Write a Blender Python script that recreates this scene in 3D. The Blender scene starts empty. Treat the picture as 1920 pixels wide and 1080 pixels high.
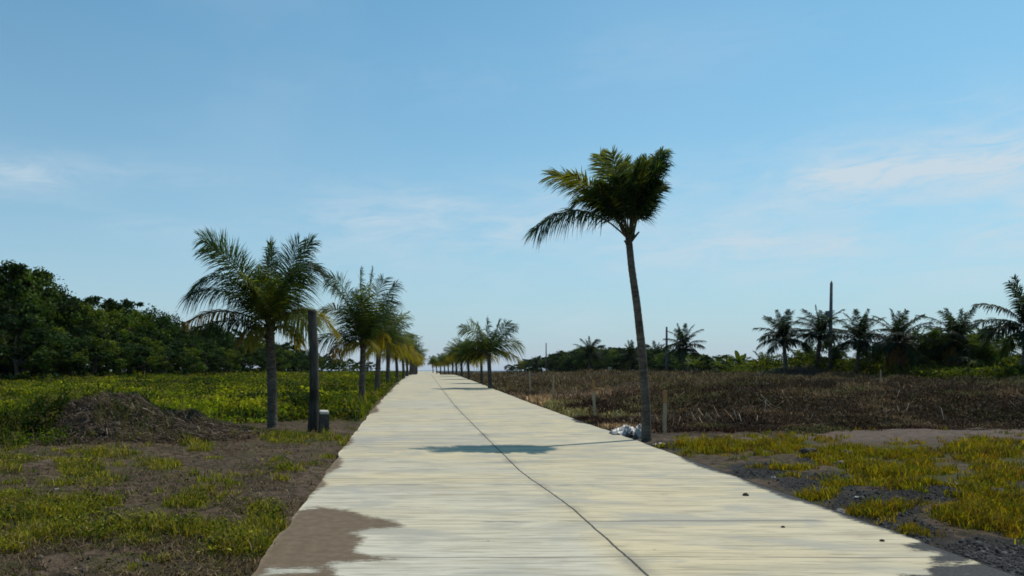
import bpy, bmesh, math, random
import numpy as np
from mathutils import Vector

PI = math.pi
R = math.radians
scn = bpy.context.scene
COL = scn.collection
F = 1500.0; PX0 = 767.0; PY0 = 694.0; EYE = 1.66
SUN_EL = 58.0; SUN_AZ = 55.0        # azimuth clockwise from +Y (the road axis)

# ------------------------------------------------------------------ noise
def _hash(ix, iy, seed):
    n = (ix.astype(np.int64) * 374761393 + iy.astype(np.int64) * 668265263 + seed * 1442695041) & 0xFFFFFFFF
    n = ((n ^ (n >> 13)) * 1274126177) & 0xFFFFFFFF
    n = n ^ (n >> 16)
    return (n & 0xFFFF) / 65535.0
def vnoise(x, y, seed=0):
    x = np.asarray(x, float); y = np.asarray(y, float)
    ix = np.floor(x); iy = np.floor(y); fx = x - ix; fy = y - iy
    fx = fx * fx * (3 - 2 * fx); fy = fy * fy * (3 - 2 * fy)
    a = _hash(ix, iy, seed); b = _hash(ix + 1, iy, seed); c = _hash(ix, iy + 1, seed); d = _hash(ix + 1, iy + 1, seed)
    return (a * (1 - fx) + b * fx) * (1 - fy) + (c * (1 - fx) + d * fx) * fy
def fbm(x, y, seed=0, o=4):
    v = 0; a = .5; s = 0
    x = np.asarray(x, float); y = np.asarray(y, float)
    for i in range(o):
        v = v + a * vnoise(x, y, seed + i * 17); s += a; a *= .5; x = x * 2.03; y = y * 2.03
    return v / s
def sstep(a, b, x):
    t = np.clip((np.asarray(x, float) - a) / (b - a), 0, 1)
    return t * t * (3 - 2 * t)

# ------------------------------------------------------------------ terrain
_yk = np.arange(-200, 3001.0, 1.0)
_zk = np.interp(_yk, [-200, -40, 0, 60, 85, 105, 150, 255, 320, 450, 700, 3000],
                [-.9, -.35, 0, .72, .98, 1.10, .62, 1.33, 1.12, -2.6, -7, -12])
_k = np.hanning(21); _k /= _k.sum()
_zs = np.convolve(np.pad(_zk, 10, mode='edge'), _k, mode='valid')
def zroad(y): return np.interp(y, _yk, _zs)
def off(y):
    y = np.asarray(y, float)
    return .0155 * np.where(y > 24, np.sqrt((np.maximum(y - 24, 0)) ** 2 + 60) - 7.75, 0) + 0
def XL(y): return -1.235 + off(y)
def XR(y): return 4.72 + off(y)
MX, MY = -6.75, 17.9
def mound_h(x, y):
    x = np.asarray(x, float); y = np.asarray(y, float)
    q = ((x - MX) / 1.25) ** 2 + ((y - MY) / 1.35) ** 2
    h = .92 * np.exp(-q ** 1.25)
    h = np.maximum(h, .62 * np.exp(-(((x - MX - 1.35) / 1.15) ** 2 + ((y - MY + .25) / 1.1) ** 2)))
    h = np.maximum(h, .34 * np.exp(-(((x - MX - 2.2) / 1.0) ** 2 + ((y - MY + .3) / 1.0) ** 2)))
    h = np.maximum(h, .55 * np.exp(-(((x - MX + 1.6) / 1.2) ** 2 + ((y - MY) / 1.2) ** 2)))
    h = np.maximum(h, .42 * np.exp(-(((x - MX - .5) / .8) ** 2 + ((y - MY + 1.2) / .6) ** 2)))
    h = h + .16 * (fbm(x * 2.6, y * 2.6, 6) - .5) * sstep(.1, .5, h)
    return h * (0.60 + .80 * fbm(x * 2.1, y * 2.1, 5))
def gz(x, y):
    x = np.asarray(x, float); y = np.asarray(y, float)
    z = zroad(y)
    dl = XL(y) - x; dr = x - XR(y)
    d = np.maximum(dl, dr)
    inside = d < 0
    und = (fbm(x * .25, y * .25, 3) - .5) * .35 * sstep(.5, 6, d) + (fbm(x * 1.3, y * 1.3, 9) - .5) * .10 * sstep(.1, 1.5, d)
    und = und + (fbm(x * 5, y * 5, 19) - .5) * .10 * sstep(.05, .6, d)
    z = z + und - .035 - .05 * np.exp(-np.maximum(d, 0) / .3)
    # burnt bank rises a little behind the bare strip on the right
    z = z + .28 * sstep(20.5, 26, y) * sstep(3, 9, dr) * (1 - sstep(70, 100, y))
    z = z + (fbm(x * .16, y * .16, 13) - .42) * 1.1 * sstep(21, 34, y) * sstep(2, 9, dr) * (1 - sstep(70, 110, y))
    z = z + .9 * np.exp(-((x - 33) / 3.0) ** 2 - ((y - 66) / 4.0) ** 2)
    # gravel heap, right foreground
    z = z + .20 * np.exp(-((x - 6.2) / .9) ** 2 - ((y - 9.6) / .8) ** 2) * sstep(.1, .6, dr)
    z = np.where(inside, zroad(y) - .14, z)
    return z
def gzt(x, y): return gz(x, y) + mound_h(x, y)
def proj(x, y, z): return PX0 + F * x / y, PY0 - F * (z - EYE) / y
def P(px, py, Y): return ((px - PX0) * Y / F, Y, EYE - (py - PY0) * Y / F)
def at(px, Y):
    x = (px - PX0) * Y / F
    return x, Y, float(gzt(x, Y))

# ------------------------------------------------------------------ objects
def tag(o, label=None, cat=None, group=None, kind=None):
    if label: o['label'] = label
    if cat: o['category'] = cat
    if group: o['group'] = group
    if kind: o['kind'] = kind
    return o
def empty(name, loc, rz=0, sc=1):
    o = bpy.data.objects.new(name, None); COL.objects.link(o)
    o.empty_display_size = .3
    o.location = loc; o.rotation_euler = (0, 0, rz); o.scale = (sc, sc, sc)
    return o
def mesh_np(name, V, faces, cols=None, mat=None, parent=None, smooth=False):
    """V (n,3); faces: list of int arrays (m,k); cols (n,3)"""
    me = bpy.data.meshes.new(name)
    V = np.asarray(V, np.float32)
    faces = [np.asarray(f, np.int32) for f in faces if len(f)]
    nl = sum(f.size for f in faces); nf = sum(len(f) for f in faces)
    me.vertices.add(len(V)); me.vertices.foreach_set('co', V.ravel())
    me.loops.add(nl); me.loops.foreach_set('vertex_index', np.concatenate([f.ravel() for f in faces]))
    me.polygons.add(nf)
    tot = np.concatenate([np.full(len(f), f.shape[1], np.int32) for f in faces])
    st = np.concatenate([[0], np.cumsum(tot)[:-1]]).astype(np.int32)
    me.polygons.foreach_set('loop_start', st)
    try: me.polygons.foreach_set('loop_total', tot)
    except Exception: pass
    if smooth: me.polygons.foreach_set('use_smooth', np.ones(nf, bool))
    if cols is not None:
        a = me.color_attributes.new('Col', 'FLOAT_COLOR', 'POINT')
        c = np.ones((len(V), 4), np.float32); c[:, :cols.shape[1]] = cols
        a.data.foreach_set('color', c.ravel())
    me.update(calc_edges=True); me.validate()
    o = bpy.data.objects.new(name, me); COL.objects.link(o)
    if mat: me.materials.append(mat)
    if parent: o.parent = parent
    return o
class MB:
    def __init__(s): s.V = []; s.F = {}; s.C = []; s.n = 0
    def add(s, V, faces, col=None):
        V = np.asarray(V, float)
        for f in faces:
            f = np.asarray(f, int)
            if len(f): s.F.setdefault(f.shape[1], []).append(f + s.n)
        s.V.append(V); s.n += len(V)
        c = np.ones((len(V), 3)) if col is None else np.broadcast_to(np.asarray(col, float), (len(V), 3))
        s.C.append(c)
    def build(s, name, mat, parent=None, smooth=False):
        return mesh_np(name, np.concatenate(s.V), [np.concatenate(v) for v in s.F.values()], np.concatenate(s.C), mat, parent, smooth)
def copy_tree(o, parent=None):
    c = o.copy(); COL.objects.link(c)
    if parent: c.parent = parent
    for ch in list(o.children): copy_tree(ch, c)
    return c
def nrm(v): return v / (np.linalg.norm(v, axis=-1, keepdims=True) + 1e-9)
def tube(mb, pts, radii, seg=8, col=None, cap=True):
    pts = np.asarray(pts, float); radii = np.asarray(radii, float)
    n = len(pts)
    T = nrm(np.gradient(pts, axis=0))
    ref = np.array([0., 1., 0.]) if abs(T[0][2]) > .6 else np.array([0., 0., 1.])
    A = nrm(np.cross(T, ref)); B = np.cross(T, A)
    ang = np.arange(seg) * 2 * PI / seg
    V = pts[:, None] + radii[:, None, None] * (np.cos(ang)[None, :, None] * A[:, None] + np.sin(ang)[None, :, None] * B[:, None])
    V = V.reshape(-1, 3)
    i = np.arange(n - 1)[:, None] * seg; j = np.arange(seg)[None]; j2 = (j + 1) % seg
    q = np.stack([i + j, i + j2, i + seg + j2, i + seg + j], -1).reshape(-1, 4)
    fs = [q]
    if cap:
        V = np.concatenate([V, pts[-1:] + T[-1:] * radii[-1] * .15, pts[:1]])
        m = n * seg; k = np.arange(seg); k2 = (k + 1) % seg
        fs.append(np.stack([(n - 1) * seg + k, (n - 1) * seg + k2, np.full(seg, m)], -1))
        fs.append(np.stack([k2, k, np.full(seg, m + 1)], -1))
    mb.add(V, fs, col)

# ------------------------------------------------------------------ materials
def newmat(name):
    m = bpy.data.materials.new(name); m.use_nodes = True
    nt = m.node_tree; nt.nodes.clear()
    out = nt.nodes.new('ShaderNodeOutputMaterial')
    return m, nt, out
def N(nt, t, **kw):
    n = nt.nodes.new(t)
    for k, v in kw.items():
        if k in ('operation', 'blend_type', 'data_type', 'noise_dimensions', 'attribute_name', 'interpolation_type', 'wave_type', 'bands_direction', 'distance', 'feature', 'use_clamp'):
            setattr(n, k, v)
        else: n.inputs[k].default_value = v
    return n
def L(nt, a, b): nt.links.new(a, b)
def math_(nt, op, a, b=None, clamp=False):
    n = nt.nodes.new('ShaderNodeMath'); n.operation = op; n.use_clamp = clamp
    for i, v in enumerate((a, b)):
        if v is None: continue
        if hasattr(v, 'links') or hasattr(v, 'is_linked'): nt.links.new(v, n.inputs[i])
        else: n.inputs[i].default_value = v
    return n.outputs[0]
def mixc(nt, fac, a, b, blend='MIX'):
    n = nt.nodes.new('ShaderNodeMix'); n.data_type = 'RGBA'; n.blend_type = blend; n.clamp_factor = True
    for s, v in ((n.inputs[0], fac), (n.inputs[6], a), (n.inputs[7], b)):
        if hasattr(v, 'is_linked'): nt.links.new(v, s)
        elif isinstance(v, (int, float)): s.default_value = v
        else: s.default_value = (v[0], v[1], v[2], 1)
    return n.outputs[2]
def ramp(nt, fac, a, b):
    n = nt.nodes.new('ShaderNodeMapRange'); n.interpolation_type = 'SMOOTHSTEP'
    nt.links.new(fac, n.inputs[0]); n.inputs[1].default_value = a; n.inputs[2].default_value = b
    return n.outputs[0]
def noise(nt, vec, scale, detail=4, rough=.55, dist=0):
    n = nt.nodes.new('ShaderNodeTexNoise'); n.inputs['Scale'].default_value = scale
    n.inputs['Detail'].default_value = detail; n.inputs['Roughness'].default_value = rough; n.inputs['Distortion'].default_value = dist
    if vec is not None: nt.links.new(vec, n.inputs['Vector'])
    return n.outputs['Fac']
def mapped(nt, vec, sc, loc=(0, 0, 0)):
    n = nt.nodes.new('ShaderNodeMapping'); n.inputs['Scale'].default_value = sc; n.inputs['Location'].default_value = loc
    nt.links.new(vec, n.inputs['Vector']); return n.outputs[0]

def leaf_mat(name, trans=.35, rough=.45, tint=(1.25, 1.3, .6), spec=.3):
    m, nt, out = newmat(name)
    at_ = N(nt, 'ShaderNodeAttribute', attribute_name='Col')
    gi = nt.nodes.new('ShaderNodeNewGeometry')
    rnd = ramp(nt, gi.outputs['Random Per Island'], 0, 1)
    v = math_(nt, 'MULTIPLY_ADD', rnd, .7); nt.nodes[-1].inputs[2].default_value = .65
    c = mixc(nt, 1.0, at_.outputs['Color'], v, 'MULTIPLY')
    b = nt.nodes.new('ShaderNodeBsdfPrincipled')
    L(nt, c, b.inputs['Base Color']); b.inputs['Roughness'].default_value = rough; b.inputs['Specular IOR Level'].default_value = spec
    t = nt.nodes.new('ShaderNodeBsdfTranslucent')
    L(nt, mixc(nt, 1.0, c, tint, 'MULTIPLY'), t.inputs['Color'])
    mx = nt.nodes.new('ShaderNodeMixShader'); mx.inputs[0].default_value = trans
    L(nt, b.outputs[0], mx.inputs[1]); L(nt, t.outputs[0], mx.inputs[2]); L(nt, mx.outputs[0], out.inputs[0])
    return m
M = {}
M['palm'] = leaf_mat('palm_leaf', .43, .6, (1.5, 1.5, .5), .12)
M['leaf'] = leaf_mat('broad_leaf', .34, .65, (1.3, 1.4, .45), .08)
M['grass'] = leaf_mat('grass_blade', .40, .7, (1.45, 1.4, .35), .05)
M['dry'] = leaf_mat('dry_blade', .12, .8, (1.2, 1.0, .7), .1)

def simple(name, c1, c2, scale=8, rough=.8, bump=.3, stretch=(1, 1, 1), spec=.25, use_col=False):
    m, nt, out = newmat(name)
    tc = nt.nodes.new('ShaderNodeTexCoord')
    v = mapped(nt, tc.outputs['Object'], stretch)
    n1 = noise(nt, v, scale, 6, .65)
    c = mixc(nt, ramp(nt, n1, .3, .7), c1, c2)
    if use_col:
        a = N(nt, 'ShaderNodeAttribute', attribute_name='Col')
        c = mixc(nt, 1.0, c, a.outputs['Color'], 'MULTIPLY')
    b = nt.nodes.new('ShaderNodeBsdfPrincipled'); L(nt, c, b.inputs['Base Color'])
    b.inputs['Roughness'].default_value = rough; b.inputs['Specular IOR Level'].default_value = spec
    bp = nt.nodes.new('ShaderNodeBump'); bp.inputs['Strength'].default_value = bump; bp.inputs['Distance'].default_value = .02
    L(nt, noise(nt, v, scale * 2.5, 5, .6), bp.inputs['Height']); L(nt, bp.outputs[0], b.inputs['Normal'])
    L(nt, b.outputs[0], out.inputs[0])
    return m
M['trunk'] = simple('palm_bark', (.050, .040, .030), (.140, .116, .092), 7, .9, .5, (1, 1, 3), .2, True)
M['bark'] = simple('tree_bark', (.05, .04, .03), (.11, .09, .07), 4, .9, .5, (2, 2, .5))
M['post'] = simple('weathered_post', (.024, .021, .018), (.070, .062, .053), 6, .9, .5, (3, 3, .5), .2, True)
M['pole'] = simple('pole_concrete', (.085, .085, .085), (.14, .14, .138), 5, .85, .2)
M['metal'] = simple('pole_metal', (.10, .10, .10), (.16, .16, .16), 5, .5, .1)
M['block'] = simple('marker_concrete', (.035, .033, .030), (.085, .08, .072), 9, .9, .5)
M['blocktop'] = simple('marker_paint', (.38, .36, .32), (.52, .50, .45), 12, .8, .3)
M['stake'] = simple('stake_wood', (.34, .24, .14), (.46, .35, .22), 10, .8, .3, (4, 4, .6))
M['paint'] = simple('stake_paint', (.36, .17, .06), (.42, .22, .09), 14, .7, .2)
M['plastic'] = simple('white_plastic', (.22, .22, .215), (.46, .455, .45), 6, .45, .3)
M['stone'] = simple('stone', (.058, .055, .052), (.135, .13, .124), 12, .9, .5, (1, 1, 1), .2, True)
M['mud'] = simple('mound_soil', (.028, .020, .014), (.085, .062, .045), 5, 1.0, .9, (1, 1, 1), 0)
M['banana'] = leaf_mat('banana_leaf', .35, .35, (1.4, 1.35, .5), .4)

# ------------------------------------------------------------------ zones on the ground, in the pixels they have in the photo
def blobs(px, py, bl):
    d = 0
    for cx, cy, rx, ry, a in bl:
        d = np.maximum(d, a * np.exp(-(((px - cx) / rx) ** 2 + ((py - cy) / ry) ** 2)))
    return d
G_LEFT = [(90, 975, 140, 50, 1.1), (230, 1005, 110, 30, .9), (370, 1000, 110, 20, 1.0), (445, 1032, 75, 22, 1.1), (505, 975, 45, 28, 1.0),
          (50, 945, 90, 20, .9), (340, 948, 80, 10, .8), (20, 1040, 70, 18, .6), (290, 1052, 60, 12, .7),
          (160, 890, 60, 22, 1.0), (220, 852, 80, 14, .9), (310, 882, 60, 12, .75), (372, 838, 36, 11, 1.1), (15, 882, 32, 14, 1.2),
          (60, 855, 90, 16, .7), (255, 870, 50, 9, .8), (560, 822, 90, 11, 1.25), (645, 828, 22, 8, 1.2), (480, 812, 40, 8, .7), (420, 860, 60, 10, .5), (520, 880, 70, 14, .5), (640, 790, 40, 16, .6), (690, 745, 25, 14, .6), (600, 850, 40, 8, .5), (110, 905, 60, 8, .5), (420, 905, 90, 8, .45), (180, 1068, 90, 10, .45)]
G_RIGHT = [(1330, 838, 85, 18, 1.2), (1450, 835, 110, 17, 1.1), (1650, 850, 160, 20, 1.1), (1850, 848, 130, 26, 1.1), (1700, 888, 140, 26, 1.15),
           (1850, 900, 110, 26, .9), (1540, 935, 45, 15, .95), (1495, 880, 48, 8, .75), (1850, 965, 115, 34, 1.15), (1910, 1000, 60, 18, .7), (1285, 850, 32, 10, .9), (1560, 908, 60, 12, .7), (1640, 965, 50, 16, .6), (1750, 940, 60, 14, .65), (1590, 880, 60, 12, .8), (1760, 985, 50, 10, .5)]
GRAV = [(1430, 882, 70, 18, 1.2), (1540, 905, 90, 22, 1.1), (1640, 950, 95, 36, 1.2), (1740, 925, 85, 22, 1.2), (1885, 915, 60, 18, 1.1),
        (1860, 1050, 150, 45, 1.3), (1690, 1000, 90, 28, 1.1), (1520, 862, 34, 8, 1.0), (1595, 866, 26, 8, 1.0), (1180, 812, 45, 14, 1.0), (1250, 835, 45, 12, .9), (1120, 795, 40, 10, .7)]
def field_left(x, y):
    dl = XL(y) - x
    m = sstep(19.0, 23.5, y + .25 * np.minimum(-x - 4, 8)) * (1 - sstep(68, 78, y + .5 * x + 20)) 
    far = sstep(60, 75, y)
    m = np.maximum(m, sstep(23, 30, y) * (1 - sstep(230, 280, y)))
    road = .55 + .45 * sstep(1.6, 4.0, dl + (fbm(x * .4, y * .4, 31) - .5) * 3)
    return np.where(dl > .05, m * road, 0)
def burnt_right(x, y):
    dr = x - XR(y)
    n = (fbm(x * .3, y * .3, 41) - .5) * 1.5 + (fbm(x * 1.3, y * 1.3, 42) - .5) * 1.6
    a = sstep(19.2, 20.2, y + n * 1.6 + 1.3 * sstep(10, 3, dr))
    lim = 44 + 22 * sstep(.80, .46, x / np.maximum(y, 1)) + 190 * sstep(.45, .22, x / np.maximum(y, 1))
    return np.where(dr > .05, a * (1 - sstep(lim * .96, lim * 1.04, y)), 0)
def short_grass(x, y):
    z = gz(x, y); px, py = proj(x, np.maximum(y, .5), z)
    n = fbm(x * 2.2, y * 2.2, 51) - .5
    left = np.where(x < XL(y) - .03, blobs(px, py, G_LEFT), 0)
    right = np.where(x > XR(y) + .02, blobs(px, py, G_RIGHT), 0)
    return left, right, n
def gravel(x, y):
    px, py = proj(x, np.maximum(y, .5), gz(x, y))
    return np.where((x > XR(y) - .2) & (y > 1), blobs(px, py, GRAV), 0) + np.where((x > XR(y)) & (y < 5.6), .8, 0)

# ------------------------------------------------------------------ ground sheet
def axis(lo, hi, c, s0, g):
    a = [c]; s = s0
    while a[-1] < hi: a.append(a[-1] + s); s *= g
    b = [c]; s = s0
    while b[-1] > lo: b.append(b[-1] - s); s *= g
    return np.array(sorted(set(b[1:] + a)))
def build_ground():
    xs = axis(-900, 900, 1.7, .075, 1.022); ys = axis(-120, 2500, 8, .075, 1.02)
    X, Y = np.meshgrid(xs, ys)
    Z = gz(X, Y)
    V = np.stack([X, Y, Z], -1).reshape(-1, 3)
    nx = len(xs); ny = len(ys)
    i = np.arange(ny - 1)[:, None] * nx + np.arange(nx - 1)[None]
    q = np.stack([i, i + 1, i + nx + 1, i + nx], -1).reshape(-1, 4)
    x = V[:, 0]; y = V[:, 1]
    sl, sr, n = short_grass(x, y)
    g = np.clip(np.maximum(field_left(x, y) * .9, np.maximum(sl, sr) * .75), 0, 1)
    far = np.where((x > XR(y)) & (y > 30), 1 - burnt_right(x, y), 0) * sstep(40, 48, y)
    farl = np.where(x < XL(y), sstep(60, 70, y), 0)
    g = np.maximum(g, np.maximum(far, farl))
    c = np.stack([g, burnt_right(x, y), np.clip(gravel(x, y), 0, 1)], -1)
    m, nt, out = newmat('ground_soil')
    tc = nt.nodes.new('ShaderNodeTexCoord'); ob = tc.outputs['Object']
    a = N(nt, 'ShaderNodeAttribute', attribute_name='Col')
    sp = nt.nodes.new('ShaderNodeSeparateColor'); L(nt, a.outputs['Color'], sp.inputs[0])
    n1 = noise(nt, ob, 1.1, 6, .6); n2 = noise(nt, ob, 7, 6, .65); n3 = noise(nt, ob, 38, 5, .65)
    dirt = mixc(nt, ramp(nt, n1, .3, .7), (.066, .046, .031), (.122, .086, .060))
    dirt = mixc(nt, ramp(nt, n2, .42, .62), dirt, (.034, .026, .015))
    dirt = mixc(nt, math_(nt, 'MULTIPLY', ramp(nt, noise(nt, ob, 2.6, 5, .7), .50, .68), .7), dirt, (.060, .058, .020))
    dirt = mixc(nt, math_(nt, 'MULTIPLY', ramp(nt, n3, .56, .72), .5), dirt, (.17, .128, .092))
    sy = nt.nodes.new('ShaderNodeSeparateXYZ'); L(nt, ob, sy.inputs[0])
    bare = math_(nt, 'MULTIPLY', ramp(nt, sy.outputs['Y'], 15.5, 17.5), ramp(nt, sy.outputs['X'], 7.5, 10))
    pale = mixc(nt, ramp(nt, n2, .35, .65), (.085, .062, .050), (.135, .100, .080))
    dirt = mixc(nt, bare, dirt, pale)
    gr = mixc(nt, ramp(nt, n2, .35, .65), (.040, .042, .014), (.072, .070, .022))
    bu = mixc(nt, ramp(nt, n2, .38, .68), (.030, .021, .014), (.085, .058, .038))
    bu = mixc(nt, math_(nt, 'MULTIPLY', ramp(nt, n3, .6, .75), .5), bu, (.10, .075, .05))
    gv = mixc(nt, ramp(nt, n3, .35, .7), (.017, .016, .015), (.050, .047, .044))
    def msk(ch, lo=.32, hi=.62):
        s = math_(nt, 'ADD', sp.outputs[ch], math_(nt, 'MULTIPLY', math_(nt, 'SUBTRACT', n2, .5), .9))
        return ramp(nt, s, lo, hi)
    c1 = mixc(nt, msk('Red'), dirt, gr); c1 = mixc(nt, msk('Green'), c1, bu); c1 = mixc(nt, msk('Blue'), c1, gv)
    b = nt.nodes.new('ShaderNodeBsdfPrincipled'); L(nt, c1, b.inputs['Base Color'])
    b.inputs['Roughness'].default_value = .95; b.inputs['Specular IOR Level'].default_value = .1
    bp = nt.nodes.new('ShaderNodeBump'); bp.inputs['Strength'].default_value = .9; bp.inputs['Distance'].default_value = .05
    L(nt, math_(nt, 'ADD', n2, math_(nt, 'MULTIPLY', n3, .5)), bp.inputs['Height']); L(nt, bp.outputs[0], b.inputs['Normal'])
    L(nt, b.outputs[0], out.inputs[0])
    o = mesh_np('ground', V, [q], c, m, None, True)
    tag(o, kind='structure')

def build_sea():
    mb = MB()
    s = 14000
    mb.add([(-s, 430, -2.2), (s, 430, -2.2), (s, s, -2.2), (-s, s, -2.2)], [[(0, 1, 2, 3)]])
    m, nt, out = newmat('sea_water')
    b = nt.nodes.new('ShaderNodeBsdfPrincipled'); b.inputs['Base Color'].default_value = (.05, .10, .14, 1); b.inputs['Roughness'].default_value = .35
    tc = nt.nodes.new('ShaderNodeTexCoord'); bp = nt.nodes.new('ShaderNodeBump'); bp.inputs['Strength'].default_value = .5
    L(nt, noise(nt, tc.outputs['Object'], .3, 4), bp.inputs['Height']); L(nt, bp.outputs[0], b.inputs['Normal'])
    L(nt, b.outputs[0], out.inputs[0])
    tag(mb.build('water', m), kind='structure')

# ------------------------------------------------------------------ road
MUD = [(555, 957), (600, 950), (650, 957), (690, 968), (738, 976), (757, 986), (735, 990), (690, 992), (655, 999), (672, 1004), (684, 1008), (672, 1020), (662, 1034),
       (700, 1044), (742, 1048), (700, 1051), (640, 1054), (612, 1058), (628, 1068), (640, 1090), (630, 1140), (560, 1180), (420, 1180), (420, 1120), (470, 1079), (590, 1073), (600, 1066), (500, 1064), (480, 1050)]
SPILL = [(1840, 1042), (1760, 1022), (1725, 1010), (1722, 1018), (1690, 1020), (1712, 1030), (1760, 1036), (1765, 1042), (1745, 1044), (1750, 1056), (1800, 1055), (1828, 1046), (1835, 1056), (1790, 1058), (1752, 1060), (1735, 1066), (1752, 1080), (1690, 1078), (1740, 1092), (1800, 1140), (2200, 1180), (2200, 1020)]
def sdf(px, py, poly):
    p = np.array(poly, float); q = np.roll(p, -1, 0)
    d = np.full(px.shape, 1e9); ins = np.zeros(px.shape, bool)
    for (ax, ay), (bx, by) in zip(p, q):
        # stretch the picture rows so that distance is roughly isotropic on the ground
        k = 2.4
        ex, ey = bx - ax, (by - ay) * k
        t = np.clip(((px - ax) * ex + (py - ay) * k * ey) / (ex * ex + ey * ey + 1e-9), 0, 1)
        d = np.minimum(d, np.hypot(px - ax - t * ex, (py - ay) * k - t * ey))
        c = ((ay > py) != (by > py)) & (px < (bx - ax) * (py - ay) / (by - ay + 1e-9) + ax)
        ins ^= c
    return np.where(ins, d, -d)
def build_road():
    us = np.unique(np.concatenate([np.linspace(0, 5.955, 150)]))
    v = []; y = -30.0; 
    while y < 4: v.append(y); y += .5
    s = .045
    while y < 330: v.append(y); y += s; s *= 1.012 if y > 8 else 1
    v = np.array(v)
    U, Y = np.meshgrid(us, v)
    X = XL(Y) + U
    # ragged edges of the poured slab
    e0 = (fbm(Y * 1.1, Y * 0, 61, 5) - .5) * .10; e1 = (fbm(Y * 1.1, Y * 0 + 7, 62, 5) - .5) * .10
    X = X + e0 * np.exp(-U / .12) + e1 * np.exp(-(5.955 - U) / .12)
    Z = zroad(Y) + (fbm(U * .6, Y * .6, 63) - .5) * .012
    px, py = proj(X, np.maximum(Y, 1), Z)
    mud = np.clip(.5 + sdf(px, py, MUD) / 46, 0, 1); spl = np.clip(.5 + sdf(px, py, SPILL) / 46, 0, 1)
    near = Y > 4.2
    edge = .42 * np.exp(-U / .10) * (fbm(Y * .7, Y * 0, 64) > .52) 
    mud = np.where(near, mud, np.clip(.5 + (1.0 - U) , 0, 1)); spl = np.where(near, spl, np.clip(.5 + (U - 5.2), 0, 1))
    wl = (fbm(Y * .55, Y * 0, 64, 5) - .50) * .75; wr = (fbm(Y * .55, Y * 0, 65, 5) - .52) * .75
    mud = np.maximum(mud, np.clip(.5 + (wl - U) / .30, 0, .8)); spl = np.maximum(spl, np.clip(.5 + (wr - (5.955 - U)) / .30, 0, .8))
    nx = len(us); ny = len(v)
    V = np.stack([X, Y, Z], -1).reshape(-1, 3)
    i = np.arange(ny - 1)[:, None] * nx + np.arange(nx - 1)[None]
    q = np.stack([i, i + 1, i + nx + 1, i + nx], -1).reshape(-1, 4)
    c = np.stack([mud, spl, np.zeros_like(mud)], -1).reshape(-1, 3)
    # skirts
    def skirt(col, flip):
        nonlocal V, c, q
        n0 = len(V)
        W = V.reshape(-1, 3)[np.arange(ny) * nx + col].copy(); W[:, 2] -= .16
        V = np.concatenate([V, W]); c = np.concatenate([c, np.zeros((ny, 3))])
        k = np.arange(ny - 1)
        f = np.stack([k * nx + col, k * nx + nx + col, n0 + k + 1, n0 + k], -1)
        q = np.concatenate([q, f[:, ::-1] if flip else f])
    skirt(0, True); skirt(nx - 1, False)
    m, nt, out = newmat('road_concrete')
    uvn = N(nt, 'ShaderNodeAttribute', attribute_name='UVroad')
    vec = uvn.outputs['Vector']
    sx = nt.nodes.new('ShaderNodeSeparateXYZ'); L(nt, vec, sx.inputs[0])
    a = N(nt, 'ShaderNodeAttribute', attribute_name='Col'); sp = nt.nodes.new('ShaderNodeSeparateColor'); L(nt, a.outputs['Color'], sp.inputs[0])
    streak = noise(nt, mapped(nt, vec, (.38, 4.4, 1)), 1, 6, .66, .06)
    fine = noise(nt, mapped(nt, vec, (1.5, 14, 1)), 1, 5, .65, .05)
    broad = noise(nt, mapped(nt, vec, (.22, .45, 1), (3, 1, 0)), 1, 4, .55, .4)
    grain = noise(nt, vec, 60, 3, .6)
    blot = noise(nt, mapped(nt, vec, (.8, 1.5, 1)), 1, 5, .6, .6)
    warm = mixc(nt, ramp(nt, broad, .35, .62), (.48, .435, .345), (.535, .455, .30))
    lane = ramp(nt, sx.outputs['X'], 2.7, 3.1)
    nearw = math_(nt, 'MULTIPLY', ramp(nt, math_(nt, 'ADD', sx.outputs['Y'], math_(nt, 'MULTIPLY', broad, 5.0)), 13.5, 9.5), math_(nt, 'SUBTRACT', 1.0, lane))
    warm = mixc(nt, math_(nt, 'MULTIPLY', nearw, .8), warm, (.52, .49, .405))
    warm = mixc(nt, math_(nt, 'MULTIPLY', lane, .45), warm, (.55, .465, .295))
    c1 = mixc(nt, math_(nt, 'MULTIPLY', ramp(nt, streak, .43, .68), .58), warm, (.315, .275, .195))
    c1 = mixc(nt, math_(nt, 'MULTIPLY', ramp(nt, fine, .46, .64), .62), c1, (.25, .22, .155))
    c1 = mixc(nt, math_(nt, 'MULTIPLY', ramp(nt, blot, .48, .64), .72), c1, (.32, .305, .26))
    c1 = mixc(nt, math_(nt, 'MULTIPLY', ramp(nt, grain, .55, .8), .25), c1, (.20, .19, .17))
    # transverse pour marks every 2.4 m
    fr = math_(nt, 'FRACT', math_(nt, 'MULTIPLY', math_(nt, 'ADD', sx.outputs['Y'], math_(nt, 'MULTIPLY', broad, .25)), 1 / 2.4))
    pour = math_(nt, 'MULTIPLY', ramp(nt, math_(nt, 'ABSOLUTE', math_(nt, 'SUBTRACT', fr, .5)), .030, .004), ramp(nt, blot, .40, .60))
    c1 = mixc(nt, math_(nt, 'MULTIPLY', pour, .8), c1, (.17, .16, .14))
    fr2 = math_(nt, 'FRACT', math_(nt, 'MULTIPLY', math_(nt, 'ADD', sx.outputs['Y'], math_(nt, 'MULTIPLY', lane, .0)), 1 / 4.5))
    cut = math_(nt, 'MULTIPLY', ramp(nt, math_(nt, 'ABSOLUTE', math_(nt, 'SUBTRACT', fr2, .5)), .0055, .0020), ramp(nt, noise(nt, mapped(nt, vec, (.7, .3, 1)), 1, 4, .6), .36, .52))
    c1 = mixc(nt, math_(nt, 'MULTIPLY', cut, .75), c1, (.11, .10, .085))
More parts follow.
